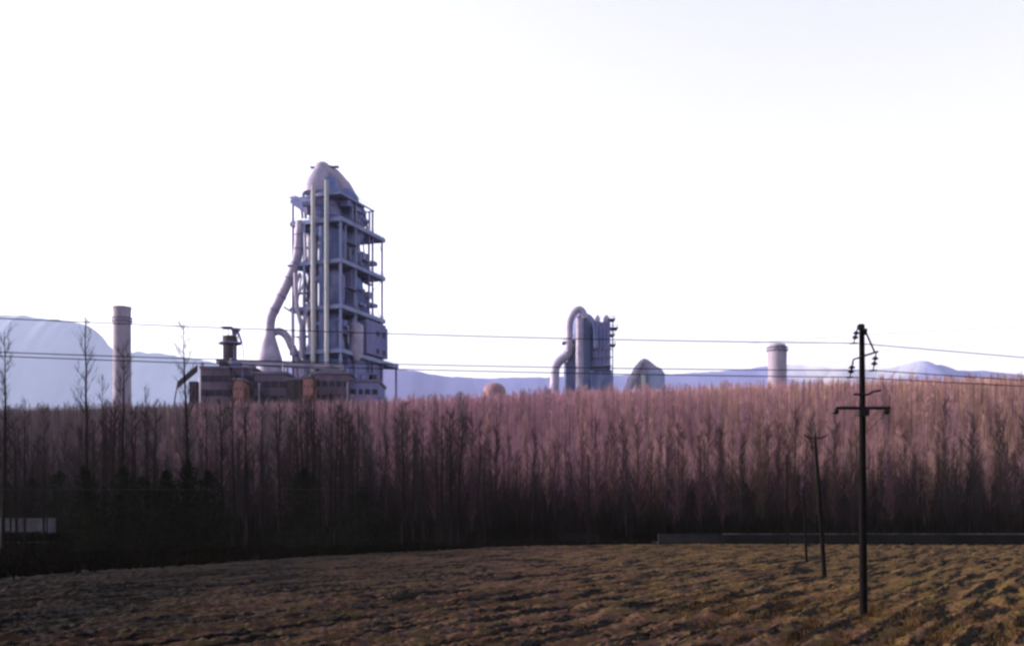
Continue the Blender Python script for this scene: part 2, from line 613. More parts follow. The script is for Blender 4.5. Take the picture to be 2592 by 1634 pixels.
# hopper shaped corner bracket under the deck
mb = MB()
a = [T(18.9, -0.5).xy[:], T(18.9, 6).xy[:], T(12.4, 6).xy[:], T(12.4, -0.5).xy[:]]
mb.hexa([(p[0], p[1]) for p in a][::-1], [ZA - 6.2, ZA - 6.2, ZA - 1.6, ZA - 1.6], ZA - 0.62)
mb.build('corner_bracket', M['cyclone'], tower)
# columns: two pale ones in front, the others slimmer
for s_, t_, r_, z1, m in ((9.4, -1.6, 0.72, 114.0, 'pale_concrete'), (4.3, -1.6, 0.72, 115.0, 'pale_concrete')):
    MB().tube([T(s_, t_, -0.6), T(s_, t_, z1)], r_, 14).build('front_column', M[m], tower, True)
for s_, t_, z1 in ((0, 0, 102), (0, 9.7, 102), (0, 19.3, 102), (0, 29, 102), (18.1, 0, 110.4), (18.1, 10, 102), (18.1, 20, 102), (18.1, 29, 102),
                   (0.1, 22.2, 110.4), (13.6, -0.2, 102), (18.1, 22.2, 110.4)):
    mb = MB()
    w_ = 0.38 if t_ < 12 and s_ < 15 else 0.26
    tbox(mb, s_ - w_, s_ + w_, t_ - w_, t_ + w_, -0.6, z1)
    mb.build('column', M['steel'] if t_ > 12 or s_ > 15 else M['concrete'], tower)
for t_ in (40.0,):
    mb = MB()
    tbox(mb, -0.3, 0.3, t_ - 0.5, t_ + 0.1, -0.6, 58.5)
    tbox(mb, 12.7, 13.3, t_ - 0.5, t_ + 0.1, -0.6, 58.5)
    mb.build('column', M['steel'], tower)
# braces on the far bay of the right face
for a_, b_ in (((0, 19.5, 60), (0, 28.8, 70)), ((0, 28.8, 74.3), (0, 19.5, 81)), ((0, 19.5, 81), (0, 28.8, 88)), ((0, 19.5, 89.3), (0, 24, 93)), ((0, 26, 101.6), (0, 28.8, 97.6)),
               ((18.1, 0.4, 60), (18.1, 9.6, 73)), ((18.1, 0.4, 74.3), (18.1, 9.6, 88)), ((18.1, 0.4, 89.3), (18.1, 9.6, 101.6))):
    MB().tube([T(*a_), T(*b_)], 0.11, 5).build('brace', M['steel'], tower)


def cyclone(parent, x, y, zc, r, hc, hk, m, top=1.6):
    """cylinder with a long cone below and a shallow cap with a neck"""
    mb = MB()
    mb.lathe(x, y, [(r * 0.16, zc - hk - 3), (r * 0.17, zc - hk), (r, zc), (r, zc + hc * 0.55), (r * 1.03, zc + hc * 0.56), (r * 1.03, zc + hc * 0.6),
                    (r, zc + hc * 0.61), (r, zc + hc), (r * 0.55, zc + hc + top), (r * 0.5, zc + hc + top + 0.8)], 30)
    c = mb.build('cyclone', m, parent, True)
    mb = MB()
    mb.tube([(x - r * 0.7, y - r * 0.85, zc + hc * 0.8), (x - r * 1.25, y - r * 0.7, zc + hc * 0.8)], r * 0.28, 8)
    mb.build('inlet', m, c, True)
    return c


# top stage, through the 102.5 floor
for s_, t_, r_ in ((8.9, 5.6, 5.3), (5.6, 15.6, 5.2)):
    p = T(s_, t_)
    cyclone(tower, p.x, p.y, 100.5, r_, 10.4, 7.0, M['cyclone'], 2.6)
for k, zb in enumerate((91.0, 76.0, 61.0, 47.0)):
    for s_, t_, r_ in ((6.4, 5.8, 4.2), (4.6, 15.4, 3.9)):
        if k == 0 and t_ > 10:
            t_ = 13.6; r_ = 3.6
        p = T(s_, t_)
        cyclone(tower, p.x, p.y, zb + 1, r_, 8.0, 7.0, M['cyclone'], 2.2)
    p = T(8.5 - (k % 2), 22.0)
    if k > 0:
        cyclone(tower, p.x, p.y, zb, 3.4, 9.0, 6.0, M['cyclone'], 2.0)
# central riser duct and partitions that close most of the middle
mb = MB()
p = T(9.0, 11.5)
mb.tube([(p.x, p.y, 0), (p.x, p.y, 112)], 2.6, 18)
mb.build('riser_duct', M['cyclone'], tower, True)
mb = MB()
tbox(mb, 3.0, 9.5, 17.5, 18.3, 60, 72.8)
tbox(mb, 5.0, 9.0, 17.0, 18.2, 89.4, 101.4)
tbox(mb, 0.9, 5.4, 8.5, 11.5, 74.4, 87.5)
tbox(mb, 2.0, 9.8, 16.8, 17.6, 74.5, 87.2)
tbox(mb, 10.4, 12.0, 2, 6, 61, 72)
mb.build('partition', M['cladding'], tower)
for z in (91, 76):
    mb = MB()
    tbox(mb, 1.2, 4.4, 16.5, 21.5, z - 1.5, z + 4.6)
    mb.build('fan_housing', M['cladding'], tower)
    mb = MB()
    tbox(mb, 1.0, 2.2, 20, 23.4, z + 9.2, z + 9.8)
    mb.build('bracket', M['steel'], tower)
MB().tube([T(10.9, 1.4, -0.5), T(10.9, 1.4, 98.5)], 1.35, 16).build('riser_pipe', M['duct'], tower, True)
MB().tube([T(7.2, 1.2, -0.5), T(7.2, 1.2, 101)], 1.5, 16).build('riser_pipe', M['cyclone'], tower, True)
def path(pp, dY):
    return [P(a, b, TY0 + dY) for a, b in pp]


rc = random.Random(44)
for z in LV[2:]:
    for k_ in range(7):
        a_ = rc.uniform(1, 27)
        s_ = rc.uniform(-0.2, 1.4)
        z0_, z1_ = z + rc.uniform(0.3, 3), z + rc.uniform(7, 12.5)
        if z > 100: z1_ = min(z1_, 110); a_ = min(a_, 20)
        MB().tube([T(s_, a_, z0_), T(s_, a_ + rc.choice((0, 0, 0, 2.5, -2.5)), z1_)], rc.uniform(0.12, 0.45), 8).build('riser_pipe', M[rc.choice(('duct', 'concrete', 'cyclone'))], tower, True)
    for k_ in range(4):
        a_ = rc.uniform(1, 24)
        zz = z + rc.uniform(2, 9)
        if z > 100: zz = min(zz, 108); a_ = min(a_, 15)
        mb = MB()
        tbox(mb, -0.1, rc.uniform(1.5, 4), a_, a_ + rc.uniform(1.5, 4.5), zz, zz + rc.uniform(0.3, 2.6))
        mb.build('equipment_box', M[rc.choice(('cladding', 'concrete', 'cyclone'))], tower)
    for k_ in range(5):
        b_ = rc.uniform(10.5, 17.6)
        MB().tube([T(b_, rc.uniform(0, 5), z + rc.uniform(0.3, 3)), T(b_ + rc.uniform(-1.5, 1.5), rc.uniform(0, 5), z + rc.uniform(6, 12.5))], rc.uniform(0.12, 0.5), 8).build('meal_pipe', M[rc.choice(('duct', 'cyclone'))], tower, True)
    # half-way landing with its rail on the right face
    mb = MB()
    zz = z + 6.5
    if z < 100:
        tbox(mb, -1.4, 1.0, 3, 9.4, zz, zz + 0.25)
        mb.tube([T(-1.4, 3, zz + 1.1), T(-1.4, 9.4, zz + 1.1)], 0.06, 4)
        mb.build('landing', M['steel'], tower)
        mb = MB()
        tbox(mb, 12.0, 17.6, 0.2, 2.6, zz - 1.2, zz - 0.95)
        mb.tube([T(12, 0.2, zz), T(17.6, 0.2, zz)], 0.06, 4)
        mb.build('landing', M['steel'], tower)
for zz, s_, t_, r_ in ((104.6, 8.9, 5.6, 5.3), (107.8, 8.9, 5.6, 5.3), (104.6, 5.6, 15.6, 5.2), (107.8, 5.6, 15.6, 5.2)):
    p = T(s_, t_)
    MB().lathe(p.x, p.y, [(r_, zz), (r_ + 0.35, zz), (r_ + 0.35, zz + 0.35), (r_, zz + 0.35)], 28).build('flange_ring', M['steel'], tower)
for q_ in (0.12, 0.24, 0.36, 0.48, 0.60, 0.74):
    dd = spline(path([(760, 560), (757, 610), (750, 662), (728, 716), (702, 770), (686, 804), (682, 842)], 6), 10)
    i_ = int(q_ * (len(dd) - 1))
    v_ = (dd[i_ + 1] - dd[i_]).normalized() * 0.2
    MB().tube([dd[i_] - v_, dd[i_] + v_], 1.85, 16).build('flange_ring', M['steel'], tower)
# stair flights in the left bay
mb = MB()
for i, z in enumerate(LV[:-1]):
    h = LV[i + 1] - z
    mb.hexa([T(15.6, 3).xy[:], T(14.4, 3).xy[:], T(14.4, 12).xy[:], T(15.6, 12).xy[:]], [z, z, z + h - 1.0, z + h - 1.0], [z + 0.5, z + 0.5, z + h - 0.4, z + h - 0.4])
mb.build('stair_flight', M['steel'], tower)

# goosenecks over the top



mb = MB()
cc = [(806, 492, 5.1), (807, 476, 4.9), (809, 460, 4.2), (812, 446, 3.4), (815, 433, 2.85)]
mb.tube([P(a, b, 369) for a, b, r_ in cc], [r_ for a, b, r_ in cc], 24)
mb.build('bell_duct', M['duct'], tower, True)
MB().tube(spline([P(813, 431, 369.5), P(838, 448, 371), P(862, 475, 374), P(880, 506, 376), T(5.6, 15.6, 112.2)]), [3.0] * 6 + [3.3] * 6 + [3.5] * 6 + [3.7] * 7, 20).build('gooseneck_duct', M['duct'], tower, True)
mb = MB()
mb.ball(P(816, 433, 369.5), 3.0, 18, 12, 1.05)
mb.build('elbow_cap', M['duct'], tower, True)
mb = MB()
mb.lathe(T(8.0, 6).x, T(8.0, 6).y, [(5.0, ZA), (4.8, ZA + 1.0), (3.2, ZA + 5.5), (2.6, ZA + 7)], 24)
mb.lathe(T(6.0, 13).x, T(6.0, 13).y, [(5.2, ZA), (5.0, ZA + 1.2), (3.8, ZA + 4.0), (3.0, ZA + 5)], 24)
mb.build('hood', M['cyclone'], tower, True)
mb = MB()
a = P(786, 424, 369); b = P(797, 421, 369)
mb.box((a.x, a.y - 1, a.z - 0.15), (b.x + 0.6, a.y + 1, a.z + 0.1))
mb.tube([(a.x, a.y - 0.9, a.z), (a.x, a.y - 0.9, a.z + 0.9)], 0.06, 4)
mb.build('service_platform', M['steel'], tower)
mb = MB()
a = P(832, 423, 369); b = P(858, 420, 369)
mb.box((a.x, a.y - 1, a.z - 0.1), (b.x, a.y + 1, a.z + 0.12))
for q in (0.35, 0.7, 0.95):
    x_ = a.x + (b.x - a.x) * q
    mb.tube([(x_, a.y - 0.9, a.z), (x_ - 0.3, a.y - 0.9, a.z + 0.9)], 0.08, 4)
mb.build('service_platform', M['steel'], tower)

# outer down duct on the left and its hood
dY = 6
MB().tube(spline(path([(760, 560), (757, 610), (750, 662), (728, 716), (702, 770), (686, 804), (682, 842)], dY), 6), 1.62, 18).build('down_duct', M['duct'], tower, True)
q = P(682, 840, TY0 + dY)
mb = MB()
mb.lathe(q.x, q.y, [(4.2, -0.5), (4.2, zrow(908, q.y)), (3.9, zrow(900, q.y)), (1.75, zrow(846, q.y)), (1.7, zrow(836, q.y))], 28)
mb.build('duct_hood', M['duct'], tower, True)
MB().tube(spline(path([(684, 846), (706, 838), (725, 850), (737, 875), (750, 902), (756, 930)], dY + 1), 5), 1.25, 14).build('branch_duct', M['duct'], tower, True)
for pp, r_ in (([(748, 690), (750, 770), (763, 824), (763, 905)], 0.75), ([(781, 776), (766, 822)], 0.55), ([(741, 785), (742, 900)], 0.55),
               ([(772, 590), (774, 660)], 0.5), ([(785, 596), (786, 668)], 0.75), ([(760, 690), (745, 735), (752, 770)], 0.5),
               ([(769, 690), (768, 770)], 0.35), ([(775, 700), (757, 745)], 0.3), ([(779, 800), (790, 905)], 0.6), ([(718, 776), (733, 786)], 0.3)):
    MB().tube(path(pp, 4), r_, 10).build('meal_pipe', M['duct'], tower, True)
mb = MB()
a = P(640 * 1.077, 703, 366)
for (x0, y0) in ((728, 672),):
    a = P(x0, y0, 365)
    mb.box((a.x, a.y - 0.8, a.z - 0.3), (a.x + 1.6, a.y + 0.8, a.z + 0.1))
mb.build('service_platform', M['steel'], tower)

# enclosed machine house in the lower right, and the base block
mb = MB()
tbox(mb, -1.2, 15, 15.5, 31.0, 60.6, 71.2)
tbox(mb, -0.7, 14.4, 15.9, 30.6, 71.21, 72.3)
mb.build('machine_house', M['cladding'], tower)
mb = MB()
tbox(mb, 0.6, 22, 6, 30, -0.5, 58.2)
mb.build('base_house', M['cladding'], tower)
p = T(-1.0, 8.8)
MB().lathe(p.x, p.y, [(1.0, 57), (2.3, 60), (2.3, 68), (2.1, 69), (1.0, 69.6)], 22).build('bin', M['duct'], tower, True)
for i in range(6):
    for j in range(3):
        a0 = 8.5 + i * 3.4
        mb = MB()
        tbox(mb, 0.52, 0.62, a0, a0 + 1.5, 20 + j * 12, 22.4 + j * 12)
        mb.build('window', M['glass'], tower)
for z in (59.9, 66):
    for a0 in (22.5, 27):
        mb = MB()
        tbox(mb, -1.3, -1.19, a0, a0 + 2.2, z + 1.5, z + 3.2)
        mb.build('window', M['glass'], tower)

# ------------------------------------------------------------------ other plant structures
def rnd(prof):
    return prof


def chimney(px0, px1, py_top, py_ring, Y, label, name='chimney', taper=1.03, cap=False):
    xc = (px0 + px1) / 2
    c = P(xc, py_top, Y)
    r = (px1 - px0) / 2 / F * Y
    zr = zrow(py_ring, Y)
    t = thing(name, label, 'chimney' if name == 'chimney' else 'silo', (c.x, c.y, -0.5))
    mb = MB()
    if cap:
        mb.lathe(c.x, c.y, [(r * taper, -0.5), (r, zr), (r * 0.98, zr + 0.1), (r * 0.88, c.z), (r * 0.5, c.z + 0.3)], 32)
    else:
        mb.lathe(c.x, c.y, [(r * 1.08, -0.5), (r * 0.98, zr), (r * 1.0, c.z - 0.8), (r * 1.05, c.z - 0.75), (r * 1.05, c.z), (r * 0.86, c.z), (r * 0.84, c.z - 4)], 32)
    mb.build('shaft', M['chimney'], t, True)
    mb = MB()
    mb.lathe(c.x, c.y, [(r * 0.97, zr - 0.3), (r * 1.16, zr - 0.3), (r * 1.16, zr), (r * 0.97, zr)], 32)
    for k in range(16):
        a = 2 * math.pi * k / 16
        mb.tube([(c.x + r * 1.14 * math.cos(a), c.y + r * 1.14 * math.sin(a), zr), (c.x + r * 1.14 * math.cos(a), c.y + r * 1.14 * math.sin(a), zr + 1.1)], 0.06, 4)
    mb.lathe(c.x, c.y, [(r * 1.13, zr + 1.05), (r * 1.15, zr + 1.05), (r * 1.15, zr + 1.15), (r * 1.13, zr + 1.15)], 32)
    mb.build('gallery_ring', M['steel'], t)
    mb = MB()
    la = -1.9
    for s_ in (-0.05, 0.05):
        x_, y_ = c.x + (r * 1.08 + 0.3) * math.cos(la + s_), c.y + (r * 1.08 + 0.3) * math.sin(la + s_)
        mb.tube([(x_, y_, 0), (x_, y_, zr)], 0.06, 4)
    mb.build('ladder', M['steel'], t)
    return t


chimney(287, 331, 777, 812, 400, 'pale round concrete chimney left of the tower with a ring gallery near its rim')
chimney(1944, 1991, 872, 886, 450, 'stout pale round silo with a projecting rim standing alone beyond the pink wood', 'silo', 1.0, True)

# small bin house left of the tower
Yb = 356.0
c = P(582, 880, Yb)
sb = thing('storage_bin', 'small dark storage bin with an open canopy roof on thin posts near the slanting pipe', 'storage bin', (c.x, c.y, -0.5))
k = Yb / F
mb = MB()
mb.lathe(c.x, c.y, [(1.0, zrow(935, Yb)), (14 * k, zrow(908, Yb)), (18 * k, zrow(868, Yb)), (18 * k, zrow(852, Yb)), (16 * k, zrow(850, Yb))], 22)
mb.build('bin_body', M['darkwall'], sb, True)
mb = MB()
mb.lathe(c.x, c.y, [(17 * k, zrow(870, Yb)), (30 * k, zrow(870, Yb)), (30 * k, zrow(867, Yb)), (17 * k, zrow(867, Yb))], 14)
mb.build('walkway', M['steel'], sb)
for dx in (-16, -2, 8, 22):
    mb = MB()
    mb.box((c.x + dx * k - 0.1, c.y - 1.1, zrow(868, Yb)), (c.x + dx * k + 0.1, c.y - 0.9, zrow(832, Yb)))
    mb.build('canopy_post', M['steel'], sb)
mb = MB()
mb.box((c.x - 18 * k, c.y - 2, zrow(831, Yb)), (c.x + 8 * k, c.y + 2, zrow(828, Yb)))
mb.box((c.x + 4 * k, c.y - 1.6, zrow(836, Yb)), (c.x + 25 * k, c.y + 1.6, zrow(833, Yb)))
mb.lathe(c.x + 12 * k, c.y, [(3 * k, zrow(852, Yb)), (8 * k, zrow(840, Yb)), (6 * k, zrow(836.5, Yb))], 12)
mb.build('canopy_roof', M['steel'], sb)
for dx, dy in ((-13, -1.4), (13, -1.4), (-13, 1.4), (13, 1.4)):
    mb = MB()
    mb.box((c.x + dx * k - 0.2, c.y + dy - 0.2, -0.5), (c.x + dx * k + 0.2, c.y + dy + 0.2, zrow(868, Yb)))
    mb.build('leg', M['steel'], sb)
mb = MB()
mb.tube([P(614, 870, Yb), P(617, 905, Yb)], 0.15, 5)
mb.tube([P(602, 838, Yb), P(612, 868, Yb)], 0.35, 6)
mb.build('side_pipe', M['steel'], sb)


def building(px0, px1, py, Y, depth, m, label, roof='flat', win=None, rm=None, z0=-0.5, cat='building'):
    a = P(px0, py, Y)
    b = P(px1, py, Y)
    t = thing('factory_building', label, cat, ((a.x + b.x) / 2, Y + depth / 2, z0))
    mb = MB()
    mb.box((a.x, Y, z0), (b.x, Y + depth, a.z))
    wl = mb.build('wall', m, t)
    mb = MB()
    if roof == 'flat':
        mb.box((a.x - 0.4, Y - 0.4, a.z + 0.003), (b.x + 0.4, Y + depth + 0.4, a.z + 0.7))
    else:
        h = (b.x - a.x) * 0.16 + 1.0
        xm = (a.x + b.x) / 2
        n = len(mb.v)
        mb.v += [(a.x - 0.5, Y - 0.5, a.z), (b.x + 0.5, Y - 0.5, a.z), (xm, Y - 0.5, a.z + h), (a.x - 0.5, Y + depth + 0.5, a.z), (b.x + 0.5, Y + depth + 0.5, a.z), (xm, Y + depth + 0.5, a.z + h)]
        mb.f += [(0, 1, 2), (5, 4, 3), (0, 2, 5, 3), (1, 4, 5, 2), (0, 3, 4, 1)]
    mb.build('roof', rm or M['roofing'], t)
    rv = random.Random(int(px0))
    for q in range(max(1, int((b.x - a.x) / 4)) if b.x - a.x > 6 else 0):
        x_ = rv.uniform(a.x + 1, b.x - 1)
        h_ = rv.uniform(0.8, 3.6)
        zt = a.z + 0.4
        if rv.random() < 0.5:
            v_ = MB().lathe(x_, Y + rv.uniform(1.5, depth * 0.5), [(0.45, zt), (0.45, zt + h_), (0.62, zt + h_ + 0.05), (0.2, zt + h_ + 0.5)], 10)
        else:
            v_ = MB().box((x_ - 0.9, Y + 1.2, zt), (x_ + rv.uniform(0.6, 2.0), Y + 4, zt + h_ * 0.7))
        v_.build('roof_vent', M[rv.choice(('mauve', 'darkwall', 'duct', 'cladding'))], t)
    for q in range(max(0, int((b.x - a.x) / 6))):
        x_ = rv.uniform(a.x + 0.5, b.x - 0.5)
        MB().tube([(x_, Y - 0.35, z0), (x_, Y - 0.35, a.z - rv.uniform(0, 3))], rv.uniform(0.12, 0.4), 8).build('wall_pipe', M[rv.choice(('duct', 'steel', 'darkwall'))], t, True)
    if win:
        nx_, nz_, ww, wh = win
        for j in range(nz_):
            for i in range(nx_):
                x_ = a.x + (b.x - a.x) * (i + 0.5) / nx_
                z_ = a.z - 2.2 - j * (wh + 2.4)
                wd = MB()
                wd.box((x_ - ww / 2, Y - 0.06, z_ - wh), (x_ + ww / 2, Y + 0.05, z_))
                wd.build('window', M['glass'], t)
    return t


building(508, 640, 932, 342, 26, M['mauve'], 'long mauve factory hall below the small dark storage bin', 'flat', (7, 2, 2.2, 2.0))
building(642, 726, 946, 338, 22, M['mauve'], 'dull mauve plant building under the foot of the slanting pipe', 'flat', (4, 2, 2.2, 2.0))
building(590, 613, 962, 330, 10, M['brickwall'], 'small orange brick building in front of the long mauve hall', 'flat', (3, 3, 0.35, 0.6))
building(728, 764, 962, 332, 14, M['darkwall'], 'dark boxy shed beside the narrow pinkish building at the tower foot', 'flat')
building(767, 792, 956, 328, 12, M['brickwall'], 'narrow pinkish building in front of the tower foot', 'flat', (3, 4, 0.35, 0.6))
building(796, 884, 946, 334, 20, M['mauve'], 'wide mauve hall at the right of the tower foot', 'gable', (5, 2, 1.6, 1.6))
building(884, 958, 966, 336, 18, M['cladding'], 'low blue grey shed at the far right of the tower foot', 'flat', (4, 1, 1.6, 1.6))

# conveyor gallery running from the bin to the tower foot, and the falling conveyor at its left end
cg = thing('conveyor_gallery', 'long pale roofed conveyor gallery crossing before the tower foot', 'conveyor', P(560, 916, 346))
def beam_box(mb, a, b, hw, z0, z1):
    a = Vector(a); b = Vector(b)
    d = (b - a); d.z = 0
    nrm = Vector((-d.y, d.x, 0)).normalized() * hw
    n = len(mb.v)
    for q in (a, b):
        for sgn in (-1, 1):
            for dz in (z0, z1):
                mb.v.append(tuple(q + nrm * sgn + Vector((0, 0, dz))))
    mb.f += [(n, n + 1, n + 3, n + 2), (n + 4, n + 6, n + 7, n + 5), (n, n + 4, n + 5, n + 1), (n + 2, n + 3, n + 7, n + 6), (n + 1, n + 5, n + 7, n + 3), (n, n + 2, n + 6, n + 4)]
    return mb


A, B = P(548, 912, 346), P(872, 928, 352)
beam_box(MB(), A, B, 1.2, -1.0, 0.2).build('gallery', M['duct'], cg)
beam_box(MB(), A, B, 1.4, 0.22, 0.45).build('roof', M['roofing'], cg)
for q in (0.04, 0.3, 0.55, 0.8):
    mb = MB()
    p = A.lerp(B, q)
    mb.tube([(p.x - 1, p.y, -0.5), (p.x, p.y, p.z - 1.3)], 0.3, 6)
    mb.tube([(p.x + 1, p.y, -0.5), (p.x, p.y, p.z - 1.3)], 0.3, 6)
    mb.build('trestle', M['steel'], cg)
cv = thing('inclined_conveyor', 'dark inclined conveyor dropping away at the left end of the factory halls', 'conveyor', P(440, 1010, 344))
beam_box(MB(), P(500, 930, 346), P(448, 974, 344), 1.2, -1.2, 0.9).build('gallery', M['darkwall'], cv)
beam_box(MB(), P(449, 973, 344), P(437, 1040, 343.5), 1.2, -1.0, 1.0).build('chute', M['darkwall'], cv)
mb = MB()
a = P(482, 966, 345)
mb.box((a.x, a.y - 1.5, -0.5), (a.x + 2.3, a.y + 1.5, a.z))
mb.build('support_tower', M['darkwall'], cv)
mb = MB()
a = P(510, 917, 350)
mb.tube([(a.x, a.y, -0.5), a], 0.8, 8)
mb.build('post', M['duct'], cv)

# second kiln plant
Y2 = 560.0
k2 = Y2 / F
t2 = thing('mill_plant', 'smaller grey cement works in the middle distance with a looping duct and side platforms', 'factory tower', P(1480, 1300, Y2 + 6))
c = P(1477, 800, Y2)
R2 = 26 * k2
mb = MB()
prof = [(R2, -0.5), (R2, zrow(816, Y2))]
for i in range(1, 8):
    a = i / 8 * math.pi / 2
    prof.append((R2 * math.cos(a) + 0.05, zrow(816, Y2) + 27 * k2 * math.sin(a)))
mb.lathe(c.x, c.y + 2, prof, 30)
mb.build('main_vessel', M['cyclone'], t2, True)
# pale duct down the middle of the vessel
MB().tube([P(1467, 806, Y2 - 5), P(1467, 990, Y2 - 5)], 10 * k2, 16).build('pale_riser', M['duct'], t2, True)
MB().tube(spline([P(1440, 890, Y2 - 3), P(1441, 857, Y2 - 3), P(1442, 818, Y2 - 3), P(1448, 800, Y2 - 3), P(1457, 787, Y2 - 3), P(1467, 783, Y2 - 3), P(1476, 791, Y2 - 3), P(1479, 806, Y2 - 3)], 6),
          9 * k2, 16).build('gooseneck_duct', M['duct'], t2, True)
MB().tube(spline([P(1446, 868, Y2 - 2), P(1436, 895, Y2 - 2), P(1417, 913, Y2 - 2), P(1406, 930, Y2 - 2), P(1404, 960, Y2 - 2), P(1402, 1010, Y2 - 2)], 6), 11.5 * k2, 16).build('side_duct', M['duct'], t2, True)
mb = MB()
a = P(1500, 818, Y2); b = P(1543, 818, Y2)
mb.box((a.x, Y2 - 4, zrow(938, Y2)), (b.x, Y2 + 10, a.z))
mb.build('block_house', M['cladding'], t2)
mb = MB()
a = P(1503, 800, Y2)
mb.lathe(P(1512, 800, Y2).x, Y2 - 2, [(7 * k2, zrow(818, Y2) + 0.01), (6 * k2, zrow(806, Y2)), (1.5 * k2, zrow(798, Y2))], 12)
mb.lathe(P(1534, 800, Y2).x, Y2 - 2, [(8 * k2, zrow(818, Y2) + 0.01), (8 * k2, zrow(806, Y2)), (3 * k2, zrow(799, Y2))], 12)
mb.build('roof_vent', M['duct'], t2, True)
for i, x_ in enumerate((1436, 1455, 1480, 1502, 1522, 1539)):
    mb = MB()
    a = P(x_, 930, Y2)
    if i in (0, 1):
        mb.lathe(a.x, Y2 + 1, [(8 * k2, -0.5), (9 * k2, zrow(915, Y2))], 12)
    else:
        mb.box((a.x - 10 * k2, Y2 - 3.5 + i * 0.2, -0.5), (a.x + 9 * k2, Y2 + 3 + i * 0.2, zrow(938, Y2) - 0.01))
    mb.build('leg', M['cyclone'], t2)
mb = MB()
a = P(1440, 868, Y2); b = P(1504, 915, Y2)
xa, xb = P(1437, 0, Y2).x, P(1500, 0, Y2).x
mb.hexa([(xa, Y2 - 1), (xb, Y2 - 1), (xb, Y2 + 9), (xa, Y2 + 9)], -0.5, [zrow(866, Y2), zrow(838, Y2), zrow(838, Y2), zrow(866, Y2)])
mb.build('duct_casing', M['cladding'], t2)
# rounded hopper shoulders and ribs on the block house, and a sloping duct from the vessel
for k_ in range(4):
    MB().lathe(P(1509 + k_ * 9.3, 0, Y2).x, Y2 - 4.2, [(5.4 * k2, zrow(928, Y2)), (5.6 * k2, zrow(826 + (k_ % 2) * 9, Y2)), (2.0 * k2, zrow(819 + (k_ % 2) * 9, Y2))], 14).build('filter_cell', M['cladding'], t2, True)
MB().tube(spline([P(1490, 800, Y2 - 6), P(1500, 812, Y2 - 6), P(1507, 834, Y2 - 6), P(1508, 880, Y2 - 6)], 5), 6 * k2, 12).build('crossover_duct', M['cyclone'], t2, True)
for zz in (886, 906, 928):
    mb = MB()
    a = P(1499, zz, Y2)
    mb.box((a.x, Y2 - 5.8, a.z - 0.45), (P(1546, 0, Y2).x, Y2 - 4.02, a.z))
    mb.build('walkway', M['steel'], t2)
for q_ in (846, 902, 940):
    MB().lathe(c.x, c.y + 2, [(R2 * 0.99, zrow(q_, Y2) - 0.4), (R2 * 1.09, zrow(q_, Y2) - 0.4), (R2 * 1.09, zrow(q_, Y2)), (R2 * 0.99, zrow(q_, Y2))], 26).build('ring_walkway', M['steel'], t2)
for x0, x1, y_ in ((1541, 1556, 809), (1541, 1563, 831), (1541, 1555, 848), (1500, 1557, 873), (1423, 1436, 867)):
    mb = MB()
    a = P(x0, y_, Y2); b = P(x1, y_, Y2)
    mb.box((a.x, Y2 - 4.3, a.z - 0.5), (b.x, Y2 + 4, a.z))
    for h in (0.7, 1.2):
        mb.tube([(a.x, Y2 - 4.2, a.z + h), (b.x, Y2 - 4.2, a.z + h)], 0.08, 4)
        mb.tube([(b.x, Y2 - 4.2, a.z + h), (b.x, Y2 + 3.9, a.z + h)], 0.08, 4)
    mb.build('side_platform', M['steel'], t2)
mb = MB()
mb.tube([P(1551, 812, Y2), P(1551, 1000, Y2)], 0.3, 6)
mb.tube([P(1544, 878, Y2 + 3), P(1544, 1000, Y2 + 3)], 0.3, 6)
mb.build('side_mast', M['steel'], t2)
mb = MB()
for x_ in (1513, 1520, 1530, 1552):
    mb.tube([P(x_, 806, Y2), P(x_, 785, Y2)], 0.08, 4)
mb.tube([P(1530, 790, Y2), P(1552, 790, Y2)], 0.08, 4)
mb.build('antenna_rail', M['steel'], t2)

# third small plant
t3 = thing('silo_house', 'low pale silo with sloped roof and slanting side pipe, right of the looping duct works', 'silo', P(1650, 1300, Y2))
c = P(1653, 940, Y2)
mb = MB()
mb.lathe(c.x, c.y, [(30 * k2, -0.5), (30 * k2, zrow(946, Y2)), (20 * k2, zrow(932, Y2)), (6 * k2, zrow(926, Y2))], 28)
mb.build('silo_body', M['concrete'], t3, True)
mb = MB()
pts = [P(1604, 992, Y2), P(1612, 948, Y2), P(1621, 922, Y2), P(1626, 909, Y2), P(1637, 912, Y2), P(1668, 936, Y2), P(1668, 992, Y2)]
n = len(pts)
for dy in (-4, 3):
    for q in pts: mb.v.append((q.x, q.y + dy, q.z))
mb.f.append(tuple(range(n)))
mb.f.append(tuple(reversed(range(n, 2 * n))))
for i in range(n):
    j = (i + 1) % n
    mb.f.append((i, i + n, j + n, j))
mb.build('sloped_hood', M['duct'], t3)
MB().tube(spline([P(1628, 914, Y2 - 5), P(1614, 930, Y2 - 5), P(1601, 958, Y2 - 5), P(1584, 1000, Y2 - 5)], 5), [7 * k2] * 5 + [8 * k2] * 5 + [11 * k2] * 6, 14).build('slanting_pipe', M['duct'], t3, True)
MB().tube([P(1629, 946, Y2 - 6), P(1629, 1000, Y2 - 6)], 6 * k2, 12).build('pale_pipe', M['pale_concrete'], t3, True)

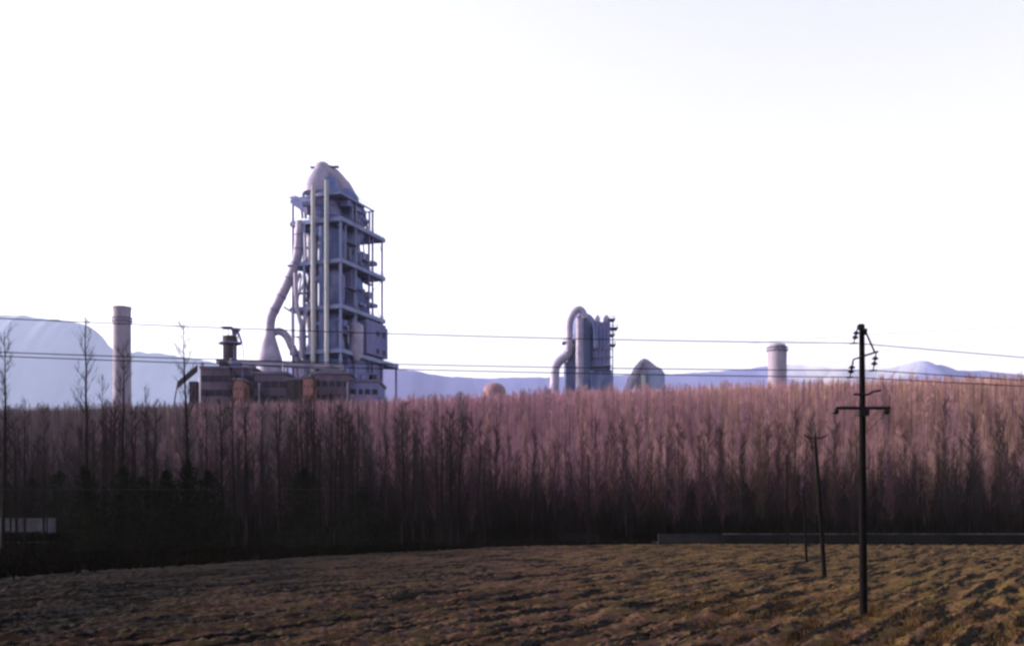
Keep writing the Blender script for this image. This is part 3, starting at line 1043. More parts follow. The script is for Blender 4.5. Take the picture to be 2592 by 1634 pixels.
c = P(1251, 988, 470)
kk = 470 / F
dm = thing('storage_dome', 'low pink storage dome peeping over the wood between the two cement works', 'dome', (c.x, c.y, -0.5))
prof = [(29 * kk, -0.5), (29 * kk, zrow(990, 470))]
for i in range(1, 9):
    a = i / 9 * math.pi / 2
    prof.append((29 * kk * math.cos(a), zrow(990, 470) + 22 * kk * math.sin(a)))
MB().lathe(c.x, c.y, prof, 30).build('dome_shell', mat('dome_shell', (0.17, 0.10, 0.13), (0.25, 0.15, 0.17), 0.3), dm, True)
mb = MB()
mb.box((c.x - 3, c.y - 29 * kk - 0.3, -0.5), (c.x + 3, c.y - 20 * kk, 4.0))
mb.build('door_porch', M['darkwall'], dm)


# ------------------------------------------------------------------ trees
def tree_arrays(h, seed, nl, r0=0.15, base=0.18, ang=(28, 48), llen=0.17, ntw=9, sub=3, tw=0.03, tl=1.0):
    """bare upright tree: returns trunk MB and crown arrays (V, F tri) of limbs and twigs"""
    rr = random.Random(seed)
    tr = MB()
    pts = []
    x = y = 0.0
    nseg = 9
    for i in range(nseg + 1):
        pts.append(Vector((x, y, h * i / nseg)))
        x += rr.uniform(-1, 1) * h * 0.006
        y += rr.uniform(-1, 1) * h * 0.006
    pts[0].z = -0.6
    tr.tube(pts, [r0 * (1 - 0.93 * (i / nseg)) + 0.01 for i in range(nseg + 1)], 6)

    def on(z):
        f = max(0, min(nseg - 1e-4, z / h * nseg))
        i = int(f)
        return pts[i].lerp(pts[i + 1], f - i)
    V = []
    Fc = []

    def strip(a, b, wa, wb):
        d = (b - a)
        side = d.cross(Vector((rr.uniform(-1, 1), rr.uniform(-1, 1), rr.uniform(-.2, .2))))
        if side.length < 1e-6: return
        side.normalize()
        n = len(V)
        V.extend([a - side * wa, a + side * wa, b + side * wb])
        Fc.append((n, n + 1, n + 2))
        if wb > 0.006:
            V.append(b - side * wb)
            Fc.append((n, n + 2, n + 3))
    for i in range(nl):
        q = (i + rr.random()) / nl
        z = h * (base + (0.97 - base) * q)
        az = rr.uniform(0, 2 * math.pi)
        an = R(rr.uniform(*ang))
        L = h * llen * (1.0 - 0.72 * q) * rr.uniform(0.7, 1.2)
        if q < 0.15: L *= 0.6 + q * 2.6
        a = on(z)
        d = Vector((math.sin(an) * math.cos(az), math.sin(an) * math.sin(az), math.cos(an)))
        cur = a
        w0 = 0.05 * (1 - 0.6 * q)
        for s in range(3):
            d2 = (d + Vector((rr.uniform(-.18, .18), rr.uniform(-.18, .18), 0.16))).normalized()
            nx_ = cur + d2 * L / 3
            strip(cur, nx_, w0 * (1 - s / 3.3), w0 * (1 - (s + 1) / 3.3))
            strip(cur, nx_, w0 * (1 - s / 3.3), w0 * (1 - (s + 1) / 3.3))
            for k in range(ntw // 3 + 1):
                st = cur.lerp(nx_, rr.random())
                td = (d2 * 0.8 + Vector((rr.uniform(-.8, .8), rr.uniform(-.8, .8), rr.uniform(0.0, .9)))).normalized()
                tlen = rr.uniform(0.5, 1.3) * tl * (1 - 0.3 * q)
                e = st + td * tlen
                strip(st, e, tw * 0.7, 0.004)
                for j in range(sub):
                    s2 = st.lerp(e, rr.uniform(0.2, 0.95))
                    sd = (td + Vector((rr.uniform(-.7, .7), rr.uniform(-.7, .7), rr.uniform(-.1, .8)))).normalized()
                    strip(s2, s2 + sd * tlen * rr.uniform(0.3, 0.6), tw * 0.5, 0.003)
            cur = nx_
            d = d2
    return tr, np.array([tuple(v) for v in V], dtype=np.float32), Fc


def tris_mesh(name, V, Fc):
    return np_mesh(name, V, np.array(Fc, dtype=np.int32))


# prototypes of the plantation poplars: three twig colours, tall front ones painted darker as shade and lighter ones for the rise
tall, small = {}, {}
for kind, seed in (('twig_pink', 100), ('twig_tan', 120), ('twig_grey', 140)):
    tall[kind], small[kind] = [], []
    for i in range(3):
        tr, V, Fc = tree_arrays(18.0, seed + i, 44, 0.13, 0.14, (24, 54), 0.19, 9, 3, 0.030, 1.1)
        a, b = tr.mesh('poplar_trunk'), tris_mesh('poplar_crown', V, Fc)
        a.materials.append(M['trunk_wood'])
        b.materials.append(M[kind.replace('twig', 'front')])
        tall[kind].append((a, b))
        tr, V, Fc = tree_arrays(11.0, seed + 10 + i, 30, 0.10, 0.10, (20, 58), 0.26, 7, 2, 0.036, 1.1)
        small[kind].append((V, np.array(Fc, dtype=np.int32)))
KINDS_ = ['twig_pink', 'twig_tan', 'twig_grey']


def pick_kind(px):
    g_ = float(np.interp(px, [0, 700, 1150, 1500], [0.97, 0.78, 0.22, 0.05]))
    t_ = float(np.interp(px, [0, 900, 1500, 2100, 2592], [0.05, 0.08, 0.15, 0.6, 0.85]))
    r = random.random()
    if r < g_: return 'twig_grey'
    return 'twig_tan' if random.random() < t_ else 'twig_pink'


def place_tree(name, tm, cm, x, y, z, s, rz, label, group=None, sz=None):
    t = thing(name, label, 'tree', (x, y, z), group)
    t.rotation_euler = (0, 0, rz)
    t.scale = (s, s, sz or s)
    for nm, me in (('trunk', tm), ('crown', cm)):
        o = bpy.data.objects.new(nm, me)
        COL.objects.link(o)
        o.parent = t
    return t


# front ranks: individual trees
for row in range(4):
    for i in range(74):
        x = -112 + i * 3.1 + row * 1.3 + random.uniform(-1.1, 1.1)
        y = float(wood_front(x)) + row * 5.0 + random.uniform(-1.8, 1.8)
        px = CX + x / y * F
        if px < -40 or px > 2632: continue
        z = float(slope_z(x, y))
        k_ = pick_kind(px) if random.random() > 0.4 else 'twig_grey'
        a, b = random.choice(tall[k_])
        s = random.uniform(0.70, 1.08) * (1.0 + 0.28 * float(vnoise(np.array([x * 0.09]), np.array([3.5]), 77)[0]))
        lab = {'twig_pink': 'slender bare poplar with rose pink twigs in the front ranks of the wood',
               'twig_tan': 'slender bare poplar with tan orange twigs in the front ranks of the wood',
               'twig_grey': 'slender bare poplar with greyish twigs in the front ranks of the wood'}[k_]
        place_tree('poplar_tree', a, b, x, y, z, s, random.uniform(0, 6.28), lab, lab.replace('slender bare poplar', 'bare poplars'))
# the wood behind, one mass up the rise
lists = {k_: [] for k_ in KINDS_}
TV = []
row = 0
d = 16.0
while d < RISE + 12:
    st_ = 3.5 if d < 50 else 2.7
    for i in range(int(310 / st_)):
        x = -155 + i * st_ + random.uniform(-1.6, 1.6)
        y = float(wood_front(x)) + d + random.uniform(-2.2, 2.2)
        if abs(x / y) > 0.54: continue
        z = float(slope_z(x, y))
        px = CX + x / y * F
        room = CH + (HY - float(top_row(px))) / F * y - z
        s = min(12.5, max(room, 2.6)) / 11.0 * random.uniform(0.72, 1.0)
        k_ = pick_kind(px)
        V, Fc = random.choice(small[k_])
        a = random.uniform(0, 6.28)
        W = V * s
        lists[k_].append((np.stack([W[:, 0] * math.cos(a) - W[:, 1] * math.sin(a) + x, W[:, 0] * math.sin(a) + W[:, 1] * math.cos(a) + y, W[:, 2] + z], 1), Fc))
        h = 11 * s
        TV.append(np.array([(x + 0.10 * math.cos(q), y + 0.10 * math.sin(q), z - 0.3) for q in (0, 2.1, 4.2)] +
                           [(x + 0.03 * math.cos(q), y + 0.03 * math.sin(q), z + h * 0.96) for q in (0, 2.1, 4.2)]))
    d += 5.2 if d < 50 else 4.0
VV, FF, MI, off = [], [], [], 0
for mi_, k_ in enumerate(KINDS_):
    for V, Fc in lists[k_]:
        VV.append(V)
        FF.append(Fc + off)
        MI.append(np.full(len(Fc), mi_, dtype=np.int32))
        off += len(V)
pr = np.array([(0, 1, 4), (0, 4, 3), (1, 2, 5), (1, 5, 4), (2, 0, 3), (2, 3, 5)])
for V in TV:
    VV.append(V)
    FF.append(pr + off)
    MI.append(np.full(6, 3, dtype=np.int32))
    off += 6
FA = np.concatenate(FF)
me = np_mesh('bare_wood', np.concatenate(VV), FA)
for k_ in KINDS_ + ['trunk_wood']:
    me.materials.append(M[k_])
me.polygons.foreach_set('material_index', np.concatenate(MI))
print('wood faces', len(FA))
tag(link('bare_wood', me), 'mass of bare pinkish poplars covering the rise behind the front ranks', 'woodland', kind='stuff')

# undergrowth at the foot of the wood, dark scrub before it
def scrub(name, pts, hmin, hmax, m, label, cat, blades=14, spread=1.1, seed=1, wid=(0.05, 0.16), lean=0.45, power=1.0):
    r2 = np.random.default_rng(seed)
    n = len(pts)
    P0 = np.repeat(np.array(pts), blades, 0)
    N = len(P0)
    ox = r2.normal(0, spread * 0.5, N)
    oy = r2.normal(0, spread * 0.5, N)
    H = np.repeat(hmin + (hmax - hmin) * r2.uniform(0, 1, n) ** power, blades) * r2.uniform(0.45, 1.0, N)
    az = r2.uniform(0, 2 * math.pi, N)
    ln = r2.uniform(0, lean, N) * H
    w_ = r2.uniform(*wid, N)
    base = P0 + np.stack([ox, oy, np.zeros(N) - 0.1], 1)
    sd = np.stack([np.cos(az + 1.57), np.sin(az + 1.57), np.zeros(N)], 1) * w_[:, None]
    tip = base + np.stack([np.cos(az) * ln, np.sin(az) * ln, H], 1)
    mid = base * 0.45 + tip * 0.55 + sd * 1.6
    V = np.concatenate([base - sd, base + sd, tip, mid])
    i = np.arange(N)
    Fc = np.concatenate([np.stack([i, i + N, i + 3 * N], 1), np.stack([i, i + 3 * N, i + 2 * N], 1)])
    tag(link(name, np_mesh(name, V, Fc), None, m), label, cat, kind='stuff')


pts = []
r1 = np.random.default_rng(5)
while len(pts) < 5200:
    x = r1.uniform(-110, 20); y = r1.uniform(58, 200)
    left = np.interp(y, eY[:9], eX[:9])
    if y > wood_front(x): continue
    if y < 158 and x > left - 0.6: continue
    if abs(x / y) > 0.56: continue
    pts.append((x, y, -0.1))
scrub('dark_scrub', pts, 0.35, 1.0, M['scrub'], 'black low scrub added to darken the shaded ground between the ploughed field and the trees', 'scrub', 12, 1.6, 6)  # scrub added so the shadow band before the trees goes black
pts = []
while len(pts) < 4200:
    x = r1.uniform(-110, 110); y = float(wood_front(x)) + r1.uniform(-5, 26)
    if y < 166 and -1 < x: y = 166 + r1.uniform(0, 20)
    pts.append((x, y, float(slope_z(x, y))))
scrub('undergrowth', pts, 1.2, 6.0, M['scrub'], 'dark undergrowth of brambles and saplings along the foot of the wood', 'undergrowth', 18, 1.6, 8, (0.06, 0.2))
pts = []
while len(pts) < 19000:
    x = r1.uniform(-112, 112) if r1.random() < 0.7 else r1.uniform(-112, -10); y = float(wood_front(x)) + (34 if x > -10 else 46) * r1.random() ** 1.3 - 1
    if abs(x / y) > 0.53 or vnoise(np.array([x * 0.11]), np.array([y * 0.05]), 78)[0] < r1.uniform(-1.0, 0.15): continue
    pts.append((x, y, float(slope_z(x, y))))
M['thicket'] = mat('thicket_stems', (0.008, 0.006, 0.007), (0.022, 0.016, 0.017), 0.15, spec=0.0)
scrub('shade_thicket', pts, 2.2, 12.5, M['thicket'], 'thicket of thin dark upright saplings added as shade in the lower half of the wood', 'thicket', 12, 1.4, 31, (0.008, 0.028), 0.10, 2.0)  # dark stems added to stand for the shade low in the wood
pts = []
while len(pts) < 700:
    pts.append((r1.uniform(-85, -58), r1.uniform(141, 150), 0.7))
scrub('hedge_growth', pts, 0.7, 1.55, M['scrub'], 'dark low growth hiding the foot of the pale wall sections', 'undergrowth', 16, 1.4, 12)
pts = []
while len(pts) < 420:
    x = r1.uniform(16, 100)
    pts.append((x, 153.5 + r1.uniform(-1.5, 3) + (160 - 154) * max(0, (60 - x) / 60), -0.1))
scrub('bank_grass', pts, 0.15, 0.5, M['scrub'], 'ragged dark grass along the far edge of the ploughed field', 'grass', 10, 1.2, 9)

pts = []
while len(pts) < 900:
    y = 27 + 22 * r1.random() ** 1.3
    x = 6 + abs(r1.normal(0, 6)) if r1.random() < 0.75 else r1.normal(12.6, 1.2)
    if x / y > 0.6 or x < (45 - y) * 0.25: continue
    pts.append((x, y, -0.12))
scrub('dry_grass', pts, 0.10, 0.34, M['drygrass'], 'tufts of dry yellow and rusty grass around the nearest pole', 'grass', 16, 0.5, 17, (0.006, 0.016))

def hill_brush_material():
    m = mat('brushwood_twigs', (0.38, 0.19, 0.25), (0.50, 0.27, 0.315), 0.06, spec=0.0)
    n = m.node_tree
    b = n.nodes['Principled BSDF']
    src = b.inputs['Base Color'].links[0].from_socket
    geo = n.nodes.new('ShaderNodeNewGeometry')
    sp = n.nodes.new('ShaderNodeSeparateXYZ')
    n.links.new(geo.outputs['Position'], sp.inputs[0])
    nz = n.nodes.new('ShaderNodeTexNoise')
    nz.inputs['Scale'].default_value = 0.04
    n.links.new(geo.outputs['Position'], nz.inputs['Vector'])
    ad = n.nodes.new('ShaderNodeMath')
    ad.operation = 'MULTIPLY_ADD'
    ad.inputs[1].default_value = 70.0
    n.links.new(nz.outputs[0], ad.inputs[0])
    n.links.new(sp.outputs[0], ad.inputs[2])
    mr = n.nodes.new('ShaderNodeMapRange')
    mr.inputs['From Min'].default_value = -75
    mr.inputs['From Max'].default_value = 155
    n.links.new(ad.outputs[0], mr.inputs['Value'])
    rp = n.nodes.new('ShaderNodeValToRGB')
    el = rp.color_ramp.elements
    el[0].position, el[0].color = 0.05, (0.34, 0.52, 0.44, 1)      # darker and greyer on the left
    el[1].position, el[1].color = 1.0, (1.05, 1.25, 0.75, 1)       # more tan on the right
    e = el.new(0.45)
    e.color = (0.92, 0.95, 0.98, 1)
    n.links.new(mr.outputs[0], rp.inputs[0])
    mxx = n.nodes.new('ShaderNodeMix')
    mxx.data_type = 'RGBA'
    mxx.blend_type = 'MULTIPLY'
    mxx.inputs[0].default_value = 1.0
    n.links.new(src, mxx.inputs[6])
    n.links.new(rp.outputs[0], mxx.inputs[7])
    n.links.new(mxx.outputs[2], b.inputs['Base Color'])
    return m


M['brushwood'] = hill_brush_material()
pts = []
while len(pts) < 17000:
    x = r1.uniform(-165, 150)
    d = RISE * (1 - 0.62 * r1.random() ** 1.5) + 3
    y = float(wood_front(x)) + d
    if abs(x / y) > 0.54: continue
    pts.append((x, y, float(slope_z(x, y))))
scrub('brushwood', pts, 2.6, 3.35, M['brushwood'], 'fine pinkish brushwood between the poplars along the crest of the wooded rise', 'brushwood', 12, 1.3, 21, (0.012, 0.03))

# tall dark trees in front on the left: (px, top row, distance, trunk r, label)
darkp = []
for i in range(5):
    tr, V, Fc = tree_arrays(24.0, 300 + i, 34, 0.27, 0.16, (30, 58), 0.16, 9, 3, 0.032, 1.3)
    darkp.append((tr.mesh('dark_trunk'), tris_mesh('dark_crown', V, Fc)))
for a, b in darkp:
    a.materials.append(M['bark'])
    b.materials.append(M['twig_dark'])
dark = [
    (6, 838, 118, 'tall bare dark tree at the very left end of the tree row'),
    (62, 1010, 112, 'short bushy dark tree beside the leftmost tall tree'),
    (112, 1030, 122, 'short dark bare tree above the pale low wall'),
    (213, 800, 122, 'tall thin bare tree midway between the pale low wall and the concrete chimney'),
    (262, 952, 128, 'thin bare tree just left of the concrete chimney'),
    (307, 868, 120, 'tall dark bare tree growing right in front of the concrete chimney'),
    (372, 980, 130, 'slight bare tree just right of the concrete chimney'),
    (477, 814, 124, 'tall straight bare tree left of the inclined conveyor and the factory halls'),
    (520, 985, 132, 'short bare dark tree in front of the left end of the factory halls'),
    (592, 930, 126, 'dark bare tree rising before the small orange brick building'),
    (618, 975, 134, 'slim bare tree right of the small orange brick building'),
    (664, 990, 138, 'small bare tree in front of the foot of the slanting pipe'),
    (752, 962, 130, 'thin dark tree in front of the dark boxy shed'),
    (793, 936, 128, 'dark straight bare tree rising before the narrow pinkish building'),
    (836, 985, 134, 'dark bare tree in front of the wide mauve hall with the pitched roof'),
    (905, 1030, 140, 'thin dark tree below the right hand corner of the tower'),
    (1046, 1045, 146, 'lone thin dark tree standing out right of the tower before the wood'),
    (1210, 1060, 152, 'thin dark tree standing out below the low pink storage dome'),
]
for i, (px, py, Y, lab) in enumerate(dark):
    p = P(px, py, Y)
    h = p.z + 0.12
    a, b = darkp[i % 5]
    place_tree('bare_tree', a, b, p.x, p.y, -0.12, h / 24.0 * (0.9 if py < 900 else 0.8), random.uniform(0, 6.28), lab, 'dark bare trees before the wood', h / 24.0)
    COL.objects[-1]


for i in range(34):
    px = random.uniform(-20, 1000) if i < 26 else random.uniform(1000, 1500)
    py = random.uniform(1000, 1080) + max(0, px - 900) * 0.12
    Y = random.uniform(134, 168)
    p = P(px, py, Y)
    h = p.z + 0.12
    a, b = darkp[i % 5]
    place_tree('bare_tree', a, b, p.x, p.y, -0.12, h / 24.0 * 1.25, random.uniform(0, 6.28),
               'lower dark bare tree among the shaded trees before the left half of the wood', 'lower dark bare trees before the wood', h / 24.0)


# evergreen bushes (spiky dark shapes under the trees)
def bush_mesh(seed, h, w_, n=1500):
    r2 = np.random.default_rng(seed)
    q = r2.uniform(0, 1, n) ** 1.25
    az0 = r2.uniform(0, 6.28)
    rad = w_ / 2 * (1 - q ** (1.7 + (seed * 0.37) % 2.4)) * (0.82 + 0.18 * np.sin(q * (3 + seed % 4) + seed) ** 2) * r2.uniform(0.15, 1.45, n)
    rad = np.where(q < 0.06, rad * 0.7, rad)
    az = r2.uniform(0, 2 * math.pi, n)
    rad = rad * (1 + 0.35 * np.sin(az * 2 + az0) + 0.2 * np.sin(az * 3 + 7 * q))
    C = np.stack([np.cos(az) * rad + q * h * 0.07 * math.sin(az0), np.sin(az) * rad, 0.1 + q * h], 1)
    d1 = r2.normal(0, 1, (n, 3)); d1[:, 2] = np.abs(d1[:, 2]) * 0.8
    d1 /= np.linalg.norm(d1, axis=1)[:, None]
    d2 = r2.normal(0, 1, (n, 3))
    d2 /= np.linalg.norm(d2, axis=1)[:, None]
    s = r2.uniform(0.08, 0.30, n)[:, None] * (h / 5.0) ** 0.5
    V = np.concatenate([C - d2 * s * 0.35, C + d2 * s * 0.35, C + d1 * s * 1.6])
    i = np.arange(n)
    Fc = np.stack([i, i + n, i + 2 * n], 1)
    me = np_mesh('foliage', V, Fc)
    me.materials.append(M['evergreen'])
    tr = MB().tube([(0, 0, -0.5), (0.04, 0, h * 0.5), (0, 0.03, h * 0.93)], [0.12, 0.07, 0.02], 6).mesh('bush_stem')
    tr.materials.append(M['bark'])
    return tr, me


bushes = [(16, 1222, 158, 8.0, 'broad black evergreen bush at the very left end beside the pale low wall'),
          (70, 1212, 160, 7.0, 'black bush standing over the pale low wall'),
          (142, 1196, 157, 6.4, 'pointed black evergreen right of the pale low wall'),
          (229, 1186, 108, 2.9, 'narrow pointed black evergreen under the thin tall tree'),
          (305, 1190, 110, 3.0, 'narrow black evergreen at the foot of the tree before the chimney'),
          (366, 1212, 112, 4.6, 'wide black bush right of the tree before the chimney'),
          (432, 1196, 114, 4.2, 'rounded black bush left of the tall straight bare tree'),
          (476, 1170, 116, 3.4, 'black evergreen round the foot of the tall straight bare tree'),
          (540, 1196, 118, 4.2, 'wide black evergreen below the inclined conveyor'),
          
          
          
          (762, 1188, 124, 3.4, 'leaning black evergreen below the dark boxy shed'),
          
          (915, 1238, 132, 4.2, 'low black bush below the right hand corner of the tower')]
for i, (px, py, Y, w_, lab) in enumerate(bushes):
    p = P(px, py, Y)
    h = p.z + 0.12
    tr, me = bush_mesh(i + 1, h, w_ * 1.3, 2600)
    t = thing('evergreen_bush', lab, 'bush', (p.x, p.y, -0.12), 'evergreen bushes under the bare trees')
    for nm, m_ in (('stem', tr), ('foliage', me)):
        o = bpy.data.objects.new(nm, m_)
        COL.objects.link(o)
        o.parent = t

# ------------------------------------------------------------------ low walls
M['dullblock'] = mat('dull_block', (0.007, 0.0075, 0.008), (0.016, 0.016, 0.016), 0.5)
def wallrun(name, label, cat, a, b, h, th, m, mc, z0=-0.2):
    t = thing(name, label, cat, ((a[0] + b[0]) / 2, (a[1] + b[1]) / 2, z0))
    beam_box(MB(), (a[0], a[1], z0), (b[0], b[1], z0), th, 0, h).build('wall_body', m, t)
    beam_box(MB(), (a[0], a[1], z0), (b[0], b[1], z0), th + 0.12, h + 0.003, h + 0.11).build('coping', mc, t)
    return t


pa, pb = P(1835, 1378, 158.5), P(2760, 1378, 158.5)
wallrun('canal_wall', 'long low canal wall with a pale top edge along the far side of the field', 'wall', (pa.x, 159.5), (pb.x, 158.6), 1.55, 0.35, M['canal'], M['coping'])
pa, pb = P(1668, 1378, 160), P(1830, 1378, 160)
wallrun('sluice_wall', 'short dull grey block wall at the left end of the long canal wall', 'wall', (pa.x, 160.6), (pb.x, 160.2), 1.5, 0.4, M['dullblock'], M['dullblock'])
pa, pb = P(1410, 1340, 163), P(1515, 1350, 163)
mb = MB()
beam_box(mb, (pa.x, 164, 1.6), (pb.x, 162.8, 1.2), 0.6, -1.9, 0.0)
tag(mb.build('field_bank', M['darksoil']), kind='structure')
Yw = 152.0
for x0, x1, lab in ((-60, 24, 'pale low wall section at the extreme left edge of the scene'), (31, 117, 'longest pale low wall section under the dark trees'),
                    (122, 140, 'short dim pale wall stub right of the longest pale section')):
    a = P(x0, 1336, Yw); b = P(x1, 1336, Yw)
    t = thing('garden_wall', lab, 'wall', ((a.x + b.x) / 2, Yw, -0.2), 'pale low wall sections under the left trees')
    mb = MB()
    mb.box((a.x, Yw - 0.12, -0.3), (b.x, Yw + 0.12, zrow(1310, Yw)))
    mb.build('wall_panel', M['whitewash'], t)
    if x1 - x0 > 40:
        mb = MB()
        xm = P(58, 1336, Yw).x if x0 > 0 else a.x + 1
        mb.box((xm - 0.08, Yw - 0.2, a.z), (xm + 0.08, Yw - 0.12, zrow(1309, Yw)))
        mb.build('pier', M['darkwall'], t)

# ------------------------------------------------------------------ power poles
Yp = 39.3
kp = Yp / F


def insulator(px, py, px2, py2, Y, parent, name='insulator'):
    """hanging string of two discs with a clamp at its foot"""
    a, b = P(px, py, Y), P(px2, py2, Y)
    ins = MB()
    ins.tube([a, b], 0.022, 6).tube([b + Vector((-0.13, 0, -0.01)), b + Vector((0.13, 0, 0.0))], 0.03, 6)
    h = ins.build(name, M['iron'], parent, True)
    d = (b - a)
    for q in (0.30, 0.60):
        c = a + d * q
        mb = MB()
        mb.lathe(c.x, c.y, [(0.035, c.z - 0.075), (0.05, c.z - 0.055), (0.115, c.z - 0.03), (0.12, c.z - 0.01), (0.06, c.z + 0.04), (0.035, c.z + 0.07)], 14)
        mb.build('disc', M['porcelain'], h, True)
    return h


pp = thing('utility_pole', 'nearest tall black concrete power pole with three hanging insulators and a lower crossarm', 'utility pole', (P(2186, 1545, Yp).x, Yp, -0.1))
MB().tube([P(2186, 1575, Yp), P(2181.5, 824, Yp)], [0.148, 0.094], 16).build('post', M['pole'], pp, True)
mb = MB()
mb.lathe(P(2180, 0, Yp).x, Yp, [(0.10, zrow(835, Yp)), (0.125, zrow(833, Yp)), (0.125, zrow(823, Yp)), (0.10, zrow(820, Yp))], 12)
a = P(2171, 824, Yp)
mb.box((a.x, Yp - 0.09, a.z - 0.11), (a.x + 0.22, Yp + 0.09, a.z + 0.02))
mb.box((P(2183, 0, Yp).x, Yp - 0.11, zrow(846, Yp)), (P(2193, 0, Yp).x, Yp + 0.11, zrow(832, Yp)))
mb.build('top_bracket', M['iron'], pp)
mb = MB()
mb.tube([P(2189, 834, Yp - 0.1), P(2214, 891, Yp - 0.1)], 0.035, 8)
mb.tube([P(2181, 902, Yp - 0.1), P(2223, 889, Yp - 0.1)], 0.035, 8)
mb.build('upper_arm', M['iron'], pp, True)
MB().tube([P(2182, 903, Yp - 0.1), P(2170, 906, Yp - 0.1), P(2161, 909, Yp - 0.1), P(2159, 914, Yp - 0.1), P(2158.5, 922, Yp - 0.1)], 0.032, 8).build('upper_arm', M['iron'], pp, True)
insulator(2170, 831, 2161, 868, Yp - 0.1, pp)
insulator(2218, 893, 2210, 937, Yp - 0.1, pp)
insulator(2158.5, 918, 2151, 954, Yp - 0.1, pp)
mb = MB()
mb.tube([P(2161, 997.5, Yp - 0.14), P(2198, 998, Yp - 0.14), P(2208, 991, Yp - 0.14), P(2230, 987, Yp - 0.14)], 0.038, 8)
mb.build('middle_arm', M['iron'], pp, True)
mb = MB()
a, b = P(2113, 1030, Yp), P(2250, 1030, Yp)
mb.box((a.x, Yp - 0.2, zrow(1037, Yp)), (b.x, Yp - 0.11, zrow(1029.5, Yp)))
mb.box((P(2171, 0, Yp).x, Yp - 0.215, zrow(1052, Yp)), (P(2196, 0, Yp).x, Yp + 0.16, zrow(1038, Yp)))
mb.build('crossarm', M['iron'], pp)
for x_ in (2116, 2245):
    mb = MB()
    c = P(x_, 1041, Yp - 0.16)
    mb.ball(c, 0.115, 14, 10)
    mb.build('spool_insulator', M['porcelain'], pp, True)
mb = MB()
mb.tube([P(2116, 1030, Yp - 0.1), P(2124, 958, Yp - 0.05)], 0.006, 4)
mb.tube([P(2247, 1030, Yp - 0.1), P(2261, 962, Yp - 0.05)], 0.006, 4)
mb.tube([P(2207, 992, Yp - 0.1), P(2196, 1025, Yp - 0.1)], 0.006, 4)
mb.tube([P(2241, 1047, Yp - 0.1), P(2192, 1095, Yp - 0.1)], 0.012, 5)
mb.build('jumper_lead', M['wire'], pp)

Y2p = 67.9
p2 = thing('utility_pole', 'leaning tapered black pole with a curved crossarm, second in size beside the nearest pole', 'utility pole', (P(2086, 1450, Y2p).x, Y2p, -0.1))
MB().tube([P(2087, 1462, Y2p), P(2076, 1290, Y2p), P(2063, 1099, Y2p)], [0.155, 0.13, 0.075], 12).build('post', M['pole'], p2, True)
mb = MB()
mb.tube(spline([P(2036, 1102, Y2p), P(2046, 1107, Y2p), P(2063, 1108, Y2p), P(2080, 1107, Y2p), P(2094, 1100, Y2p)], 4), 0.048, 6)
mb.build('crossarm', M['iron'], p2, True)
MB().tube([P(2063, 1099, Y2p), P(2060, 1068, Y2p)], 0.022, 5).build('pin', M['iron'], p2)
for x_ in (2037, 2063, 2093):
    mb = MB()
    c = P(x_, 1100 if x_ != 2063 else 1096, Y2p)
    mb.ball(c, 0.055, 8, 6, 1.3)
    mb.build('insulator', M['porcelain'], p2, True)

Y3p = 85.5
p3 = thing('utility_pole', 'thin short black pole carrying the low wire, just left of the leaning pole', 'utility pole', (P(2041, 1423, Y3p).x, Y3p, -0.1))
MB().tube([P(2042, 1430, Y3p), P(2033, 1231, Y3p)], [0.11, 0.085], 10).build('post', M['pole'], p3, True)
mb = MB()
a, b = P(2022, 1242, Y3p), P(2045, 1242, Y3p)
mb.box((a.x, Y3p - 0.14, a.z - 0.05), (b.x, Y3p - 0.07, a.z + 0.05))
mb.build('crossarm', M['iron'], p3)
for x_ in (2024, 2033, 2043):
    mb = MB()
    mb.ball(P(x_, 1238, Y3p - 0.1), 0.06, 8, 6, 1.4)
    mb.build('insulator', M['porcelain'], p3, True)

Y4p = 150.0
p4 = thing('utility_pole', 'faint distant pole against the wood with a tiny crossarm, left of the thin short pole', 'utility pole', (P(1992, 1378, Y4p).x, Y4p, -0.1))
MB().tube([P(1993, 1381, Y4p), P(1992, 1150, Y4p)], [0.14, 0.08], 8).build('post', M['pole'], p4, True)
mb = MB()
a, b = P(1980, 1171, Y4p), P(2000, 1171, Y4p)
mb.box((a.x, Y4p - 0.2, a.z - 0.07), (b.x, Y4p - 0.1, a.z + 0.07))
mb.build('crossarm', M['iron'], p4)


# ------------------------------------------------------------------ wires
def depth_at(px):
    """the line of wires in plan: straight, a little nearer on the left"""
    x1, y1 = -16.1, 34.6
    x2, y2 = 12.3, Yp - 0.1
    kx = (px - CX) / F
    m = (y2 - y1) / (x2 - x1)
    return (y1 - m * x1) / (1 - m * kx)


def wire(label, pts_l, pts_r, r=0.016):
    """pts: photo points left and right of the pole; both start at the clamp"""
    mb = MB()
    path_ = []
    for side, pts in ((-1, pts_l), (1, pts_r)):
        W = []
        for px, py in pts:
            Y = depth_at(px)
            W.append(((px - CX) / F * Y, Y, zrow(py, Y)))
        W = np.array(W)
        x0, z0 = W[0, 0], W[0, 2]
        A_ = np.stack([(W[1:, 0] - x0), (W[1:, 0] - x0) ** 2], 1)
        if len(W) > 2:
            co = np.linalg.lstsq(A_, W[1:, 2] - z0, rcond=None)[0]
        else:
            co = np.array([(W[1, 2] - z0) / (W[1, 0] - x0), 0])
        m = (Yp - 0.1 - 34.6) / (12.3 + 16.1)
        L = 34 if side < 0 else 26
        seg = []
        for i in range(0, 41):
            x = x0 + side * L * i / 40
            seg.append(Vector((x, W[0, 1] + m * (x - x0), z0 + co[0] * (x - x0) + co[1] * (x - x0) ** 2)))
        path_ = list(reversed(seg)) + path_[0:0] if side < 0 else path_ + seg[1:]
    mb.tube(path_, r, 6)
    o = mb.build('power_wire', M['wire'], None, True)
    tag(o, label, 'wire', 'power wires of the nearest pole')


